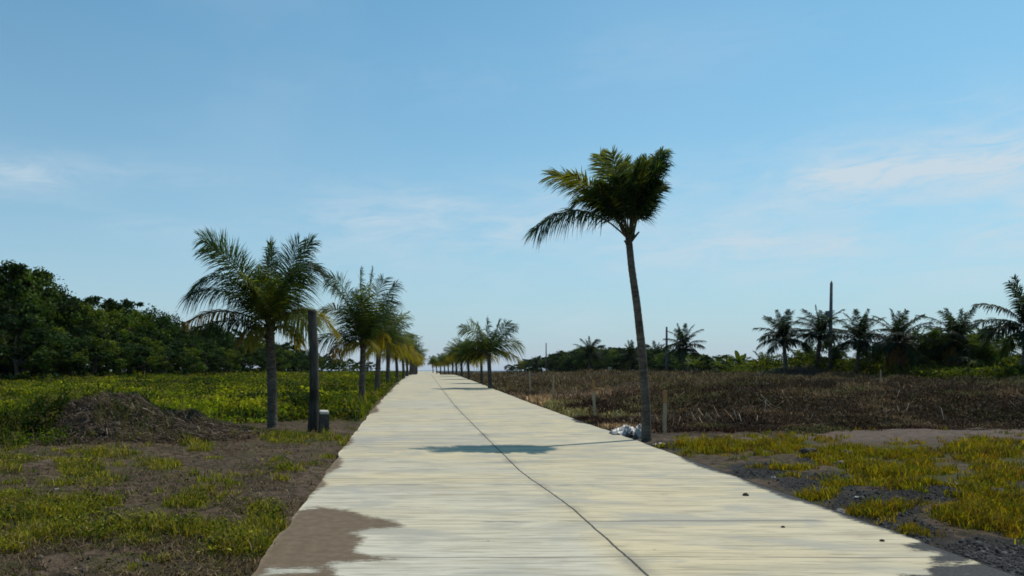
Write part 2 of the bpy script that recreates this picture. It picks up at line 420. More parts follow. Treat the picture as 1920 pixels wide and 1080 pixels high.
    stain = ramp(nt, noise(nt, mapped(nt, vec, (.55, .8, 1), (7, 3, 0)), 1, 6, .65, .3), .54, .68)
    c1 = mixc(nt, math_(nt, 'MULTIPLY', stain, .4), c1, (.27, .265, .235))
    # grey weathered band across the left lane
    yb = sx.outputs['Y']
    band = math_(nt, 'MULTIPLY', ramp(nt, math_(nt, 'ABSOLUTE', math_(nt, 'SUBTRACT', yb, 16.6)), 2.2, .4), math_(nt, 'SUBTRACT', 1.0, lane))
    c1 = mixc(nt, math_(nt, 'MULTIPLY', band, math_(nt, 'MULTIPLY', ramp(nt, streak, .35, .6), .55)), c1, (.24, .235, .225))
    # lane joint
    wob = math_(nt, 'MULTIPLY', math_(nt, 'SUBTRACT', noise(nt, mapped(nt, vec, (0, 2.2, 1)), 1, 6, .75), .5), .05)
    jd = math_(nt, 'ABSOLUTE', math_(nt, 'ADD', math_(nt, 'SUBTRACT', sx.outputs['X'], 2.90), math_(nt, 'SUBTRACT', wob, math_(nt, 'MULTIPLY', ramp(nt, sx.outputs['Y'], 12.5, 8.5), .17))))
    joint = ramp(nt, jd, .016, .007)
    halo = math_(nt, 'MULTIPLY', ramp(nt, jd, .16, .01), ramp(nt, noise(nt, mapped(nt, vec, (1, .7, 1)), 1, 5, .6), .45, .65))
    c1 = mixc(nt, math_(nt, 'MULTIPLY', halo, .55), c1, (.16, .15, .135))
    c1 = mixc(nt, math_(nt, 'MULTIPLY', joint, .9), c1, (.035, .033, .032))
    # soil washed over the slab
    en = math_(nt, 'MULTIPLY', math_(nt, 'SUBTRACT', noise(nt, mapped(nt, vec, (2.5, 7, 1)), 1, 8, .75), .5), .7)
    en = math_(nt, 'ADD', en, math_(nt, 'MULTIPLY', math_(nt, 'SUBTRACT', noise(nt, mapped(nt, vec, (9, 20, 1)), 1, 6, .8), .5), 1.3))
    mudf = ramp(nt, math_(nt, 'ADD', sp.outputs['Red'], en), .36, .66)
    mudc = mixc(nt, ramp(nt, noise(nt, vec, 9, 6, .65), .35, .7), (.112, .078, .047), (.155, .112, .070))
    mudc = mixc(nt, math_(nt, 'MULTIPLY', ramp(nt, noise(nt, vec, 26, 4, .6), .64, .70), .8), mudc, (.06, .05, .04))
    c1 = mixc(nt, mudf, c1, mudc)
    spf = ramp(nt, math_(nt, 'ADD', sp.outputs['Green'], en), .36, .66)
    spc = mixc(nt, ramp(nt, noise(nt, vec, 40, 4, .6), .4, .65), (.020, .020, .021), (.050, .047, .045))
    c1 = mixc(nt, spf, c1, spc)
    # scattered soil flecks
    vo = nt.nodes.new('ShaderNodeTexVoronoi'); vo.inputs['Scale'].default_value = 3.2; L(nt, vec, vo.inputs['Vector'])
    fl = math_(nt, 'MULTIPLY', ramp(nt, vo.outputs['Distance'], .07, .04), ramp(nt, noise(nt, vec, .9, 3), .5, .6))
    c1 = mixc(nt, math_(nt, 'MULTIPLY', fl, .75), c1, (.09, .08, .07))
    b = nt.nodes.new('ShaderNodeBsdfPrincipled'); L(nt, c1, b.inputs['Base Color']); b.inputs['Roughness'].default_value = .85; b.inputs['Specular IOR Level'].default_value = .25
    bp = nt.nodes.new('ShaderNodeBump'); bp.inputs['Strength'].default_value = .55; bp.inputs['Distance'].default_value = .012
    hh = math_(nt, 'ADD', math_(nt, 'MULTIPLY', streak, .8), math_(nt, 'MULTIPLY', grain, .35))
    hh = math_(nt, 'ADD', hh, math_(nt, 'MULTIPLY', math_(nt, 'ADD', mudf, spf), .9)); hh = math_(nt, 'SUBTRACT', hh, math_(nt, 'MULTIPLY', joint, 2.0))
    L(nt, hh, bp.inputs['Height']); L(nt, bp.outputs[0], b.inputs['Normal']); L(nt, b.outputs[0], out.inputs[0])
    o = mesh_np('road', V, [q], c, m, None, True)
    uv = np.zeros((len(V), 3), np.float32); uv[:, 0] = V[:, 0] - XL(V[:, 1]); uv[:, 1] = V[:, 1]
    at_ = o.data.attributes.new('UVroad', 'FLOAT_VECTOR', 'POINT'); at_.data.foreach_set('vector', uv.ravel())
    tag(o, kind='structure')

# ------------------------------------------------------------------ grass and scrub
rng = np.random.default_rng(7)
def blades(name, x, y, z, h, w, lean, col, mat, seg=2):
    n = len(x); a = rng.uniform(0, 2 * PI, n); f = rng.uniform(0, 2 * PI, n)
    base = np.stack([x, y, z], -1)
    d = np.stack([np.cos(a), np.sin(a), np.zeros(n)], -1); sd = np.stack([np.cos(f), np.sin(f), np.zeros(n)], -1) * (w * .5)[:, None]
    up = np.array([0, 0, 1.0])
    mid = base + up * (h * .6)[:, None] + d * (h * lean * .35)[:, None]
    tip = base + up * (h * (1 - .35 * lean))[:, None] + d * (h * lean)[:, None]
    V = np.stack([base - sd, base + sd, mid + sd * .8, mid - sd * .8, tip], 1).reshape(-1, 3)
    k = np.arange(n)[:, None] * 5
    q = k + np.array([[0, 1, 2, 3]]); t = k + np.array([[3, 2, 4]])
    c = np.repeat(col, 5, 0)
    return mesh_np(name, V, [q, t], c, mat)
def leaves_arrays(cen, size, outw, asp=.5, spread=.9):
    """leaf-shaped quads at cen, facing roughly outw"""
    n = len(cen)
    nm = nrm(outw + rng.normal(0, spread, (n, 3)))
    t = nrm(np.cross(nm, rng.normal(0, 1, (n, 3)))); s = np.cross(nm, t)
    L_ = size[:, None] * t; S_ = size[:, None] * asp * s
    V = np.stack([cen - L_ * .5, cen + S_ * .5 + L_ * .05, cen + L_ * .5 - nm * size[:, None] * .12, cen - S_ * .5 + L_ * .05], 1).reshape(-1, 3)
    q = np.arange(n)[:, None] * 4 + np.array([[0, 1, 2, 3]])
    return V, q
def colmix(n, cs, ps, var=.25):
    cs = np.array(cs); i = rng.choice(len(cs), n, p=np.array(ps) / sum(ps))
    return cs[i] * rng.uniform(1 - var, 1 + var, (n, 1))
def scatter(n, x0, x1, y0, y1, powy=1.0):
    # more candidates near the viewer
    u = rng.uniform(0, 1, n); y = 1 / (1 / y0 + u * (1 / y1 - 1 / y0)) if powy else y0 + u * (y1 - y0)
    x = rng.uniform(0, 1, n) * (x1 - x0) + x0
    return x, y

def build_grass():
    # tufted short grass, left and right foreground
    def tufts(nc, per, pxr, yr, which, hr, cols, ps, name, lab):
        y = 1 / rng.uniform(1 / yr[1], 1 / yr[0], nc)
        px = rng.uniform(pxr[0], pxr[1], nc); x = (px - PX0) * y / F
        l, r, n = short_grass(x, y)
        m = (l if which == 'l' else r) + n * 1.9 + (fbm(x * 5, y * 5, 52) - .5) * 1.1 + rng.normal(0, .12, nc)
        keep = m > .66
        x, y, m = x[keep], y[keep], m[keep]
        hs = hr[0] + (hr[1] - hr[0]) * np.clip((m - .45) * 1.1, 0, 1) * rng.uniform(.5, 1.15, len(x))
        tc = colmix(len(x), cols, ps, .2)
        k = np.repeat(np.arange(len(x)), per)
        rr = rng.uniform(0, 1, len(k)) ** .5 * (.05 + .35 * hs[k]); aa = rng.uniform(0, 2 * PI, len(k))
        bx = x[k] + rr * np.cos(aa); by = y[k] + rr * np.sin(aa)
        ok = (bx < XL(by) - .0) | (bx > XR(by) + .0)
        bx, by, k = bx[ok], by[ok], k[ok]
        h = hs[k] * rng.uniform(.45, 1.15, len(k))
        o = blades(name, bx, by, gzt(bx, by) - .01, h, rng.uniform(.005, .011, len(k)) * (1 + by * .05), rng.uniform(.15, .9, len(k)), tc[k] * rng.uniform(.75, 1.25, (len(k), 1)), M['grass'])
        tag(o, lab, 'grass', kind='stuff')
    tufts(12000, 15, (-150, 700), (5.6, 20.5), 'l', (.05, .24), [(.18, .185, .018), (.28, .245, .035), (.22, .18, .065), (.085, .11, .016)], [4, 4, 3, 2],
          'grass', 'short green grass tufts on the bare soil left of the road')
    tufts(17000, 15, (1150, 2100), (6.5, 19.5), 'r', (.05, .24), [(.20, .17, .014), (.24, .175, .014), (.12, .13, .014), (.20, .12, .018), (.10, .075, .03)], [4, 3, 3, 2, 1.5],
          'grass', 'yellowish low grass growing between gravel right of the road')
    # small broad-leaved weeds among the tufts
    n = 9000
    y = 1 / rng.uniform(1 / 20.5, 1 / 5.6, n); px = rng.uniform(-150, 700, n); x = (px - PX0) * y / F
    l, _r, nn = short_grass(x, y)
    k = (l + nn * 1.6 + (fbm(x * 3, y * 3, 53) - .5) * 1.6 + rng.normal(0, .18, n) > .86) & (x < XL(y) - .08) & (mound_h(x, y) < .1); x, y = x[k], y[k]; n = len(x)
    hs = rng.uniform(.04, .20, n); per = 26; kk = np.repeat(np.arange(n), per); N_ = len(kk); sp_ = rng.uniform(.03, .13, n)[kk]
    cen = np.stack([x[kk] + rng.normal(0, 1, N_) * sp_, y[kk] + rng.normal(0, 1, N_) * sp_, np.zeros(N_)], -1)
    cen[:, 2] = gzt(cen[:, 0], cen[:, 1]) + hs[kk] * rng.uniform(.02, 1.0, N_)
    ok = cen[:, 0] < XL(cen[:, 1]) - .02; cen = cen[ok]; kk = kk[ok]; N_ = len(kk)
    V, q = leaves_arrays(cen, rng.uniform(.018, .055, N_), np.tile([0, -.2, .6], (N_, 1)), .5, .9)
    bc = colmix(n, [(.11, .125, .018), (.19, .185, .026), (.06, .075, .016), (.15, .12, .045)], [3, 3, 2.5, 2.2], .3)
    o = mesh_np('weeds', V, [q], np.repeat(bc[kk] * rng.uniform(.6, 1.4, (N_, 1)), 4, 0), M['grass']); tag(o, 'low leafy weeds among the grass tufts left of the road', 'weeds', kind='stuff')
    # thin dead grass over the bare soil left
    n = 42000
    y = 1 / rng.uniform(1 / 21.0, 1 / 5.8, n); px = rng.uniform(-150, 700, n); x = (px - PX0) * y / F
    k = (x < XL(y) - .05) & (fbm(x * 1.5, y * 1.5, 71) + rng.normal(0, .12, n) > .48); x, y = x[k], y[k]; n = len(x)
    o = blades('dry_grass', x, y, gzt(x, y) - .005, rng.uniform(.03, .11, n), rng.uniform(.005, .012, n), rng.uniform(.8, 2.2, n),
               colmix(n, [(.20, .145, .085), (.115, .082, .042), (.05, .036, .02), (.10, .095, .022)], [1.2, 2.5, 3, 1.5]), M['dry'])
    tag(o, 'thin dry grass litter lying over the brown soil left of the road', 'dry grass', kind='stuff')
    # weeds of the left field
    n = 30000
    y = 1 / rng.uniform(1 / 250.0, 1 / 19.0, n); px = rng.uniform(-160, 790, n); x = (px - PX0) * y / F
    m = field_left(x, y) * (1 - .8 * sstep(.12, .4, mound_h(x, y))) * (.15 + .6 * fbm(x * .45, y * .45, 81) + .7 * fbm(x * 1.5, y * 1.5, 87))
    k = (m > rng.uniform(.25, .6, n)); x, y, m = x[k], y[k], m[k]; n = len(x)
    hs = (.08 + .85 * np.clip(.5 * fbm(x * .35, y * .35, 82) + .5 * fbm(x * 1.2, y * 1.2, 86) - .12, 0, 1)) * (1 - .35 * sstep(60, 120, y)) * np.clip(m * 1.5, .45, 1.1)
    lean = rng.uniform
    per = 18; kk = np.repeat(np.arange(n), per); N_ = len(kk)
    tall = fbm(x * .2, y * .2, 83)
    cen = np.stack([x[kk] + rng.normal(0, .16, N_) * (1 + y[kk] * .012), y[kk] + rng.normal(0, .16, N_), np.zeros(N_)], -1)
    cen[:, 2] = gzt(cen[:, 0], cen[:, 1]) + hs[kk] * rng.uniform(.1, 1.05, N_)
    size = rng.uniform(.06, .15, N_) * (1 + y[kk] * .012)
    V, q = leaves_arrays(cen, size, np.tile([0, -.2, .6], (N_, 1)), .45, .9)
    base = np.where((tall > .52)[:, None], np.array([[.23, .24, .016]]), np.array([[.13, .165, .013]]))
    br = fbm(x * .9, y * .9, 84); b2 = fbm(x * .22 + 5, y * .12, 85)
    base = base * (.55 + .75 * sstep(.36, .6, b2))[:, None]
    base = np.where((br > .57)[:, None], np.array([[.030, .050, .012]]), base)
    base = np.where(((br < .36) | (rng.uniform(0, 1, n) > .93))[:, None], np.array([[.11, .095, .035]]), base)
    c = np.repeat(base[kk] * rng.uniform(.65, 1.35, (N_, 1)), 4, 0)
    kp = (V[:, 0].reshape(-1, 4).max(1) < XL(V[:, 1].reshape(-1, 4)[:, 0]) - .12); V = V.reshape(-1, 4, 3)[kp].reshape(-1, 3); c = c.reshape(-1, 4, 3)[kp].reshape(-1, 3); q = q[:len(V) // 4]
    o = mesh_np('weeds', V, [q], c, M['grass']); tag(o, 'bright green weeds covering the field left of the road', 'weeds', kind='stuff')
    # taller weed clumps breaking up the field
    n = 2600
    y = 1 / rng.uniform(1 / 75.0, 1 / 20.0, n); px = rng.uniform(-160, 690, n); x = (px - PX0) * y / F
    k = (field_left(x, y) > .6) & (fbm(x * .3, y * .3, 88) + rng.normal(0, .06, n) > .55) & (mound_h(x, y) < .15); x, y = x[k], y[k]; n = len(x)
    hs = rng.uniform(.35, .95, n); per = 60; kk = np.repeat(np.arange(n), per); N_ = len(kk)
    sp_ = rng.uniform(.10, .34, n)[kk]
    cen = np.stack([x[kk] + rng.normal(0, 1, N_) * sp_, y[kk] + rng.normal(0, 1, N_) * sp_, np.zeros(N_)], -1)
    cen[:, 2] = gzt(cen[:, 0], cen[:, 1]) + hs[kk] * rng.uniform(.02, 1.0, N_) ** .8
    V, q = leaves_arrays(cen, rng.uniform(.05, .13, N_), np.tile([0, -.3, .4], (N_, 1)), .38, 1.0)
    bc = colmix(n, [(.032, .058, .010), (.065, .095, .012), (.19, .19, .016), (.12, .10, .035)], [2.5, 3, 3.5, 1.3], .3)
    c = np.repeat(bc[kk] * rng.uniform(.6, 1.4, (N_, 1)), 4, 0)
    o = mesh_np('weeds', V, [q], c, M['grass']); tag(o, 'taller bushy weed clumps standing in the left field', 'weeds', kind='stuff')
    # upright stalks over the same field
    n = 16000
    y = 1 / rng.uniform(1 / 90.0, 1 / 19.0, n); px = rng.uniform(-160, 760, n); x = (px - PX0) * y / F
    k = field_left(x, y) * (.4 + fbm(x * .45, y * .45, 81)) > rng.uniform(.3, .8, n); x, y = x[k], y[k]; n = len(x)
    o = blades('tall_grass', x, y, gzt(x, y), rng.uniform(.35, .75, n), rng.uniform(.015, .03, n) * (1 + y * .02), rng.uniform(.1, .5, n),
               colmix(n, [(.15, .17, .014), (.09, .125, .012), (.19, .16, .05)], [3, 3, 1.0]), M['grass'])
    tag(o, 'upright grass stalks standing among the weeds left of the road', 'tall grass', kind='stuff')
    # tall weeds on the mound's left flank
    n = 3400
    x = rng.normal(MX - 1.6, 1.25, n); y = rng.normal(MY - .5, .85, n); k = (x < MX + .15 + rng.normal(0, .7, n)) & (fbm(x * 1.4, y * 1.4, 90) + rng.normal(0, .05, n) > .46) & (rng.uniform(0, 1, n) > sstep(MX - 1.2, MX + .4, x) * .72); x, y = x[k], y[k]; n = len(x)
    hs = .10 + .55 * np.clip(fbm(x * 1.6, y * 1.6, 91) - .2, 0, 1) * rng.uniform(.4, 1.5, n)
    per = 20; kk = np.repeat(np.arange(n), per); N_ = len(kk)
    sp_ = rng.uniform(.03, .10, n)[kk]
    cen = np.stack([x[kk] + rng.normal(0, 1, N_) * sp_, y[kk] + rng.normal(0, 1, N_) * sp_, np.zeros(N_)], -1)
    cen[:, 2] = gzt(cen[:, 0], cen[:, 1]) + hs[kk] * rng.uniform(.05, 1.1, N_)
    V, q = leaves_arrays(cen, rng.uniform(.03, .13, N_), np.tile([0, -.4, .4], (N_, 1)), .30, 1.0)
    dk = fbm(x * .9, y * .9, 92)
    base = np.where((dk > .52)[:, None], np.array([[.085, .125, .010]]), np.array([[.030, .050, .010]]))
    base = np.where((rng.uniform(0, 1, n) > .82)[:, None], np.array([[.12, .11, .045]]), base)
    c = np.repeat(base[kk] * rng.uniform(.6, 1.4, (N_, 1)), 4, 0)
    o = mesh_np('weeds', V, [q], c, M['grass']); tag(o, 'dark tall leafy weeds growing over the left flank of the soil mound', 'weeds', kind='stuff')
    n = 6000
    x = rng.normal(MX - 1.0, 1.8, n); y = rng.normal(MY - .5, 1.1, n); k = fbm(x * 1.3, y * 1.3, 93) > .50; x, y = x[k], y[k]; n = len(x)
    o = blades('tall_grass', x, y, gzt(x, y) - .02, rng.uniform(.10, .62, n) * np.where(x > MX - .3, .55, 1), rng.uniform(.006, .014, n), rng.uniform(.1, .7, n),
               colmix(n, [(.12, .12, .045), (.06, .085, .012), (.17, .14, .07)], [2, 3, 1.4]), M['grass'])
    tag(o, 'thin seeding grass stalks sprouting from the soil mound', 'tall grass', kind='stuff')
    # burnt scrub of the right field
    n = 42000
    y = 1 / rng.uniform(1 / 240.0, 1 / 19.0, n); px = rng.uniform(790, 2150, n); x = (px - PX0) * y / F
    cl = .55 * fbm(x * .45, y * .45, 101) + .45 * fbm(x * 1.6, y * 1.6, 104)
    k = burnt_right(x, y) * (.45 + 1.1 * cl) > rng.uniform(.35, .95, n); x, y, cl = x[k], y[k], cl[k]; n = len(x)
    hs = (.35 + .65 * sstep(20, 29, y)) * (.06 + .62 * np.clip(cl - .32, 0, 1) * 1.9) * (1 - .3 * sstep(60, 140, y))
    per = 13; kk = np.repeat(np.arange(n), per); N_ = len(kk)
    bx = x[kk] + rng.normal(0, .14, N_) * (1 + y[kk] * .01); by = y[kk] + rng.normal(0, .14, N_)
    ok = bx > XR(by) + .12; bx, by, kk = bx[ok], by[ok], kk[ok]; N_ = len(bx)
    tone = fbm(x * .8, y * .8, 102); tone2 = fbm(x * .22, y * .22, 103)
    base = np.where((tone > .58)[:, None], np.array([[.120, .080, .043]]), np.array([[.047, .031, .019]]))
    base = np.where(((tone2 > .56) & (tone > .42))[:, None], np.array([[.075, .066, .026]]), base)
    ppx = PX0 + F * x / y
    base = base * (1 + 1.3 * sstep(1330, 1080, ppx))[:, None] * (.55 + .9 * sstep(.36, .60, fbm(x * .22, y * .14, 107)) + .5 * (fbm(x * .7, y * .7, 108) - .5))[:, None]
    base = np.where(((y > 42) & (tone > .40))[:, None], np.array([[.14, .105, .05]]), base)
    base = np.where(((tone2 > .53) & (tone < .5) & (y < 34))[:, None], np.array([[.050, .027, .017]]), base)
    o = blades('burnt_scrub', bx, by, gzt(bx, by) - .01, hs[kk] * rng.uniform(.4, 1.3, N_), rng.uniform(.008, .02, N_) * (1 + by * .03), rng.uniform(.1, 1.3, N_),
               base[kk] * rng.uniform(.45, 2.0, (N_, 1)), M['dry'])
    tag(o, 'dark brown dried scrub covering the field right of the road', 'scrub', kind='stuff')
    # pale dead stalks lying in the scrub
    n = 2600
    y = 1 / rng.uniform(1 / 70.0, 1 / 19.5, n); px = rng.uniform(830, 2150, n); x = (px - PX0) * y / F
    k = (burnt_right(x, y) > .5) & (fbm(x * .5, y * .5, 109) > .5) & (x > XR(y) + .4); x, y = x[k], y[k]; n = len(x)
    o = blades('dead_stalks', x, y, gzt(x, y) + .05, rng.uniform(.2, .6, n), rng.uniform(.008, .016, n) * (1 + y * .02), rng.uniform(.5, 2.4, n), colmix(n, [(.22, .17, .11), (.15, .11, .07), (.30, .26, .20)], [3, 3, 1]), M['dry'])
    tag(o, 'pale dead stalks leaning among the burnt scrub', 'dead stalks', kind='stuff')
    # low leafy clumps among the scrub
    n = 5200
    y = 1 / rng.uniform(1 / 150.0, 1 / 19.5, n); px = rng.uniform(790, 2150, n); x = (px - PX0) * y / F
    k = (burnt_right(x, y) > .5) & (fbm(x * .35, y * .35, 106) + rng.normal(0, .05, n) > .53) & (x > XR(y) + .4); x, y = x[k], y[k]; n = len(x)
    hs = rng.uniform(.12, .5, n); per = 34; kk = np.repeat(np.arange(n), per); N_ = len(kk)
    sp_ = rng.uniform(.08, .28, n)[kk]
    cen = np.stack([x[kk] + rng.normal(0, 1, N_) * sp_, y[kk] + rng.normal(0, 1, N_) * sp_, np.zeros(N_)], -1)
    cen[:, 2] = gzt(cen[:, 0], cen[:, 1]) + hs[kk] * rng.uniform(.02, 1.0, N_)
    V, q = leaves_arrays(cen, rng.uniform(.03, .09, N_) * (1 + y[kk] * .01), np.tile([0, -.3, .4], (N_, 1)), .35, 1.0)
    bc = colmix(n, [(.055, .050, .018), (.030, .024, .014), (.10, .075, .038), (.055, .034, .02)], [3, 3, 1.5, 1.2], .3)
    c = np.repeat(bc[kk] * rng.uniform(.6, 1.4, (N_, 1)), 4, 0)
    o = mesh_np('scrub', V, [q], c, M['dry']); tag(o, 'low olive and brown clumps among the burnt scrub', 'scrub', kind='stuff')
    # green grass between and behind the palms on the right
    n = 26000
    y = 1 / rng.uniform(1 / 130.0, 1 / 44.0, n); px = rng.uniform(1280, 2150, n); x = (px - PX0) * y / F
    k = burnt_right(x, y) < .4; x, y = x[k], y[k]; n = len(x)
    per = 6; kk = np.repeat(np.arange(n), per); N_ = len(kk)
    cen = np.stack([x[kk] + rng.normal(0, .3, N_), y[kk] + rng.normal(0, .3, N_), np.zeros(N_)], -1)
    cen[:, 2] = gzt(cen[:, 0], cen[:, 1]) + rng.uniform(.1, 1.3, N_) * (.4 + .8 * fbm(x * .15, y * .15, 105)[kk])
    V, q = leaves_arrays(cen, rng.uniform(.2, .45, N_), np.tile([0, -.2, .5], (N_, 1)), .3, .9)
    c = np.repeat(colmix(N_, [(.12, .14, .014), (.05, .07, .014), (.03, .045, .012)], [2, 2, 2], .3), 4, 0)  # shade of the trunks and plants put in as darker greens
    o = mesh_np('tall_grass', V, [q], c, M['grass']); tag(o, 'bright yellow green tall grass behind the right palms', 'tall grass', kind='stuff')
    # loose weeds along the road's right edge, at the bottom of the photo
    # gravel
    n = 150000
    y = 1 / rng.uniform(1 / 18.0, 1 / 4.6, n); px = rng.uniform(1080, 2200, n); x = (px - PX0) * y / F
    g = gravel(x, y) + (fbm(x * 2, y * 2, 111) - .5) * .8
    k = (g + rng.normal(0, .16, n) > .74) & (x > XR(y) + .03); x, y = x[k], y[k]; n = len(x)
    s = rng.uniform(.004, .012, n) * np.where(rng.uniform(0, 1, n) > .95, 2.2, 1)
    cube = np.array([[-1, -1, -.7], [1, -1, -.7], [1, 1, -.7], [-1, 1, -.7], [-.7, -.7, .7], [.7, -.7, .7], [.7, .7, .7], [-.7, .7, .7]])
    V = (np.stack([x, y, gzt(x, y) + s * .35], -1)[:, None] + cube[None] * s[:, None, None] * rng.uniform(.55, 1.25, (n, 8, 3))).reshape(-1, 3)
    q = (np.arange(n)[:, None, None] * 8 + np.array([[0, 1, 5, 4], [1, 2, 6, 5], [2, 3, 7, 6], [3, 0, 4, 7], [4, 5, 6, 7]])[None]).reshape(-1, 4)
    c = np.repeat(colmix(n, [(.35, .35, .37), (.6, .6, .63), (1.5, 1.5, 1.5)], [6, 3, .4]), 8, 0)
    o = mesh_np('gravel', V, [q], c, M['stone']); tag(o, 'dark grey gravel spilled beside the road on the right', 'gravel', kind='stuff')
    # clods of soil on the left
    n = 9000
    y = 1 / rng.uniform(1 / 20.0, 1 / 5.6, n); px = rng.uniform(-100, 720, n); x = (px - PX0) * y / F
    k = (x < XL(y) - .05) & (fbm(x * 1.1, y * 1.1, 121) > .47); x, y = x[k], y[k]; n = len(x)
    s = rng.uniform(.004, .013, n) * np.where(rng.uniform(0, 1, n) > .97, 2.2, 1)
    V = (np.stack([x, y, gzt(x, y) + s * .2], -1)[:, None] + cube[None] * s[:, None, None] * rng.uniform(.5, 1.3, (n, 8, 3))).reshape(-1, 3)
    q = (np.arange(n)[:, None, None] * 8 + np.array([[0, 1, 5, 4], [1, 2, 6, 5], [2, 3, 7, 6], [3, 0, 4, 7], [4, 5, 6, 7]])[None]).reshape(-1, 4)
    c = np.repeat(colmix(n, [(.55, .43, .33), (.95, .75, .6), (2.6, 2.4, 2.1)], [6, 3, .22]), 8, 0)
    o = mesh_np('soil_clods', V, [q], c, M['stone']); tag(o, 'small clods and stones scattered over the soil left of the road', 'soil clods', kind='stuff')

def build_mound():
    xs = np.linspace(MX - 3.6, MX + 3.8, 150); ys = np.linspace(MY - 2.6, MY + 2.6, 110)
    X, Y = np.meshgrid(xs, ys)
    h = mound_h(X, Y)
    Z = gz(X, Y) + h - .06 + (fbm(X * 6, Y * 6, 131) - .5) * .16 * sstep(.05, .4, h)
    V = np.stack([X, Y, Z], -1).reshape(-1, 3); nx = len(xs); ny = len(ys)
    i = np.arange(ny - 1)[:, None] * nx + np.arange(nx - 1)[None]
    q = np.stack([i, i + 1, i + nx + 1, i + nx], -1).reshape(-1, 4)
    q = q[h.reshape(-1)[q].max(1) > .05]
    o = mesh_np('dirt_mound', V, [q], None, M['mud'], None, True)
    tag(o, 'heap of dark soil covered in dry straw beside the left field', 'mound')
    # clods over the heap
    n = 4200
    x = rng.normal(MX + .5, 1.5, n); y = rng.normal(MY - .5, 1.0, n)
    k = mound_h(x, y) > .05; x, y = x[k], y[k]; n = len(x)
    s = rng.uniform(.006, .024, n) * np.where(rng.uniform(0, 1, n) > .95, 2.2, 1)
    cube = np.array([[-1, -1, -.7], [1, -1, -.7], [1, 1, -.7], [-1, 1, -.7], [-.7, -.7, .7], [.7, -.7, .7], [.7, .7, .7], [-.7, .7, .7]])
    V = (np.stack([x, y, gzt(x, y) - .02 + s * .2], -1)[:, None] + cube[None] * s[:, None, None] * rng.uniform(.4, 1.35, (n, 8, 3))).reshape(-1, 3)
    q = (np.arange(n)[:, None, None] * 8 + np.array([[0, 1, 5, 4], [1, 2, 6, 5], [2, 3, 7, 6], [3, 0, 4, 7], [4, 5, 6, 7]])[None]).reshape(-1, 4)
    c = np.repeat(colmix(n, [(.45, .33, .24), (.8, .62, .48), (1.7, 1.5, 1.25)], [5, 3, .8]), 8, 0)
    tag(mesh_np('soil_clods', V, [q], c, M['stone']), 'crumbled clods of earth covering the soil mound', 'soil clods', kind='stuff')
    # straw lying on the flank
    n = 15000
    x = rng.normal(MX + 1.1, 1.35, n); y = rng.normal(MY - .5, 1.0, n)
    k = (x > MX - .7) & (mound_h(x, y) > .07) & (fbm(x * 1.7, y * 1.7, 133) + rng.normal(0, .07, n) + .12 * sstep(MX - .2, MX + 1.6, x) > .52); x, y = x[k], y[k]; n = len(x)
    ln = rng.uniform(.05, .26, n); a = rng.normal(-.25, .7, n)
    dx = np.cos(a) * ln; dy = np.sin(a) * ln * .8
    z0 = gzt(x, y) + rng.uniform(-.02, .07, n); z1 = gzt(x + dx, y + dy) + rng.uniform(-.02, .07, n)
    w = rng.uniform(.002, .005, n)
    p0 = np.stack([x, y, z0], -1); p1 = np.stack([x + dx, y + dy, z1], -1)
    sd = np.stack([-np.sin(a), np.cos(a), rng.uniform(-1, 1, n)], -1) * w[:, None]
    mid = (p0 + p1) / 2 + np.array([0, 0, 1.]) * (ln * rng.uniform(0, .15, n))[:, None]
    V = np.stack([p0 - sd, p0 + sd, mid + sd, mid - sd, p1], 1).reshape(-1, 3)
    kk = np.arange(n)[:, None] * 5
    c = np.repeat(colmix(n, [(.19, .15, .105), (.105, .08, .055), (.05, .038, .026), (.30, .26, .20)], [2.5, 4, 6, .6]), 5, 0)
    o = mesh_np('dry_straw', V, [kk + np.array([[0, 1, 2, 3]]), kk + np.array([[3, 2, 4]])], c, M['dry'])
    tag(o, 'dry straw and stalks strewn over the soil mound', 'straw', kind='stuff')

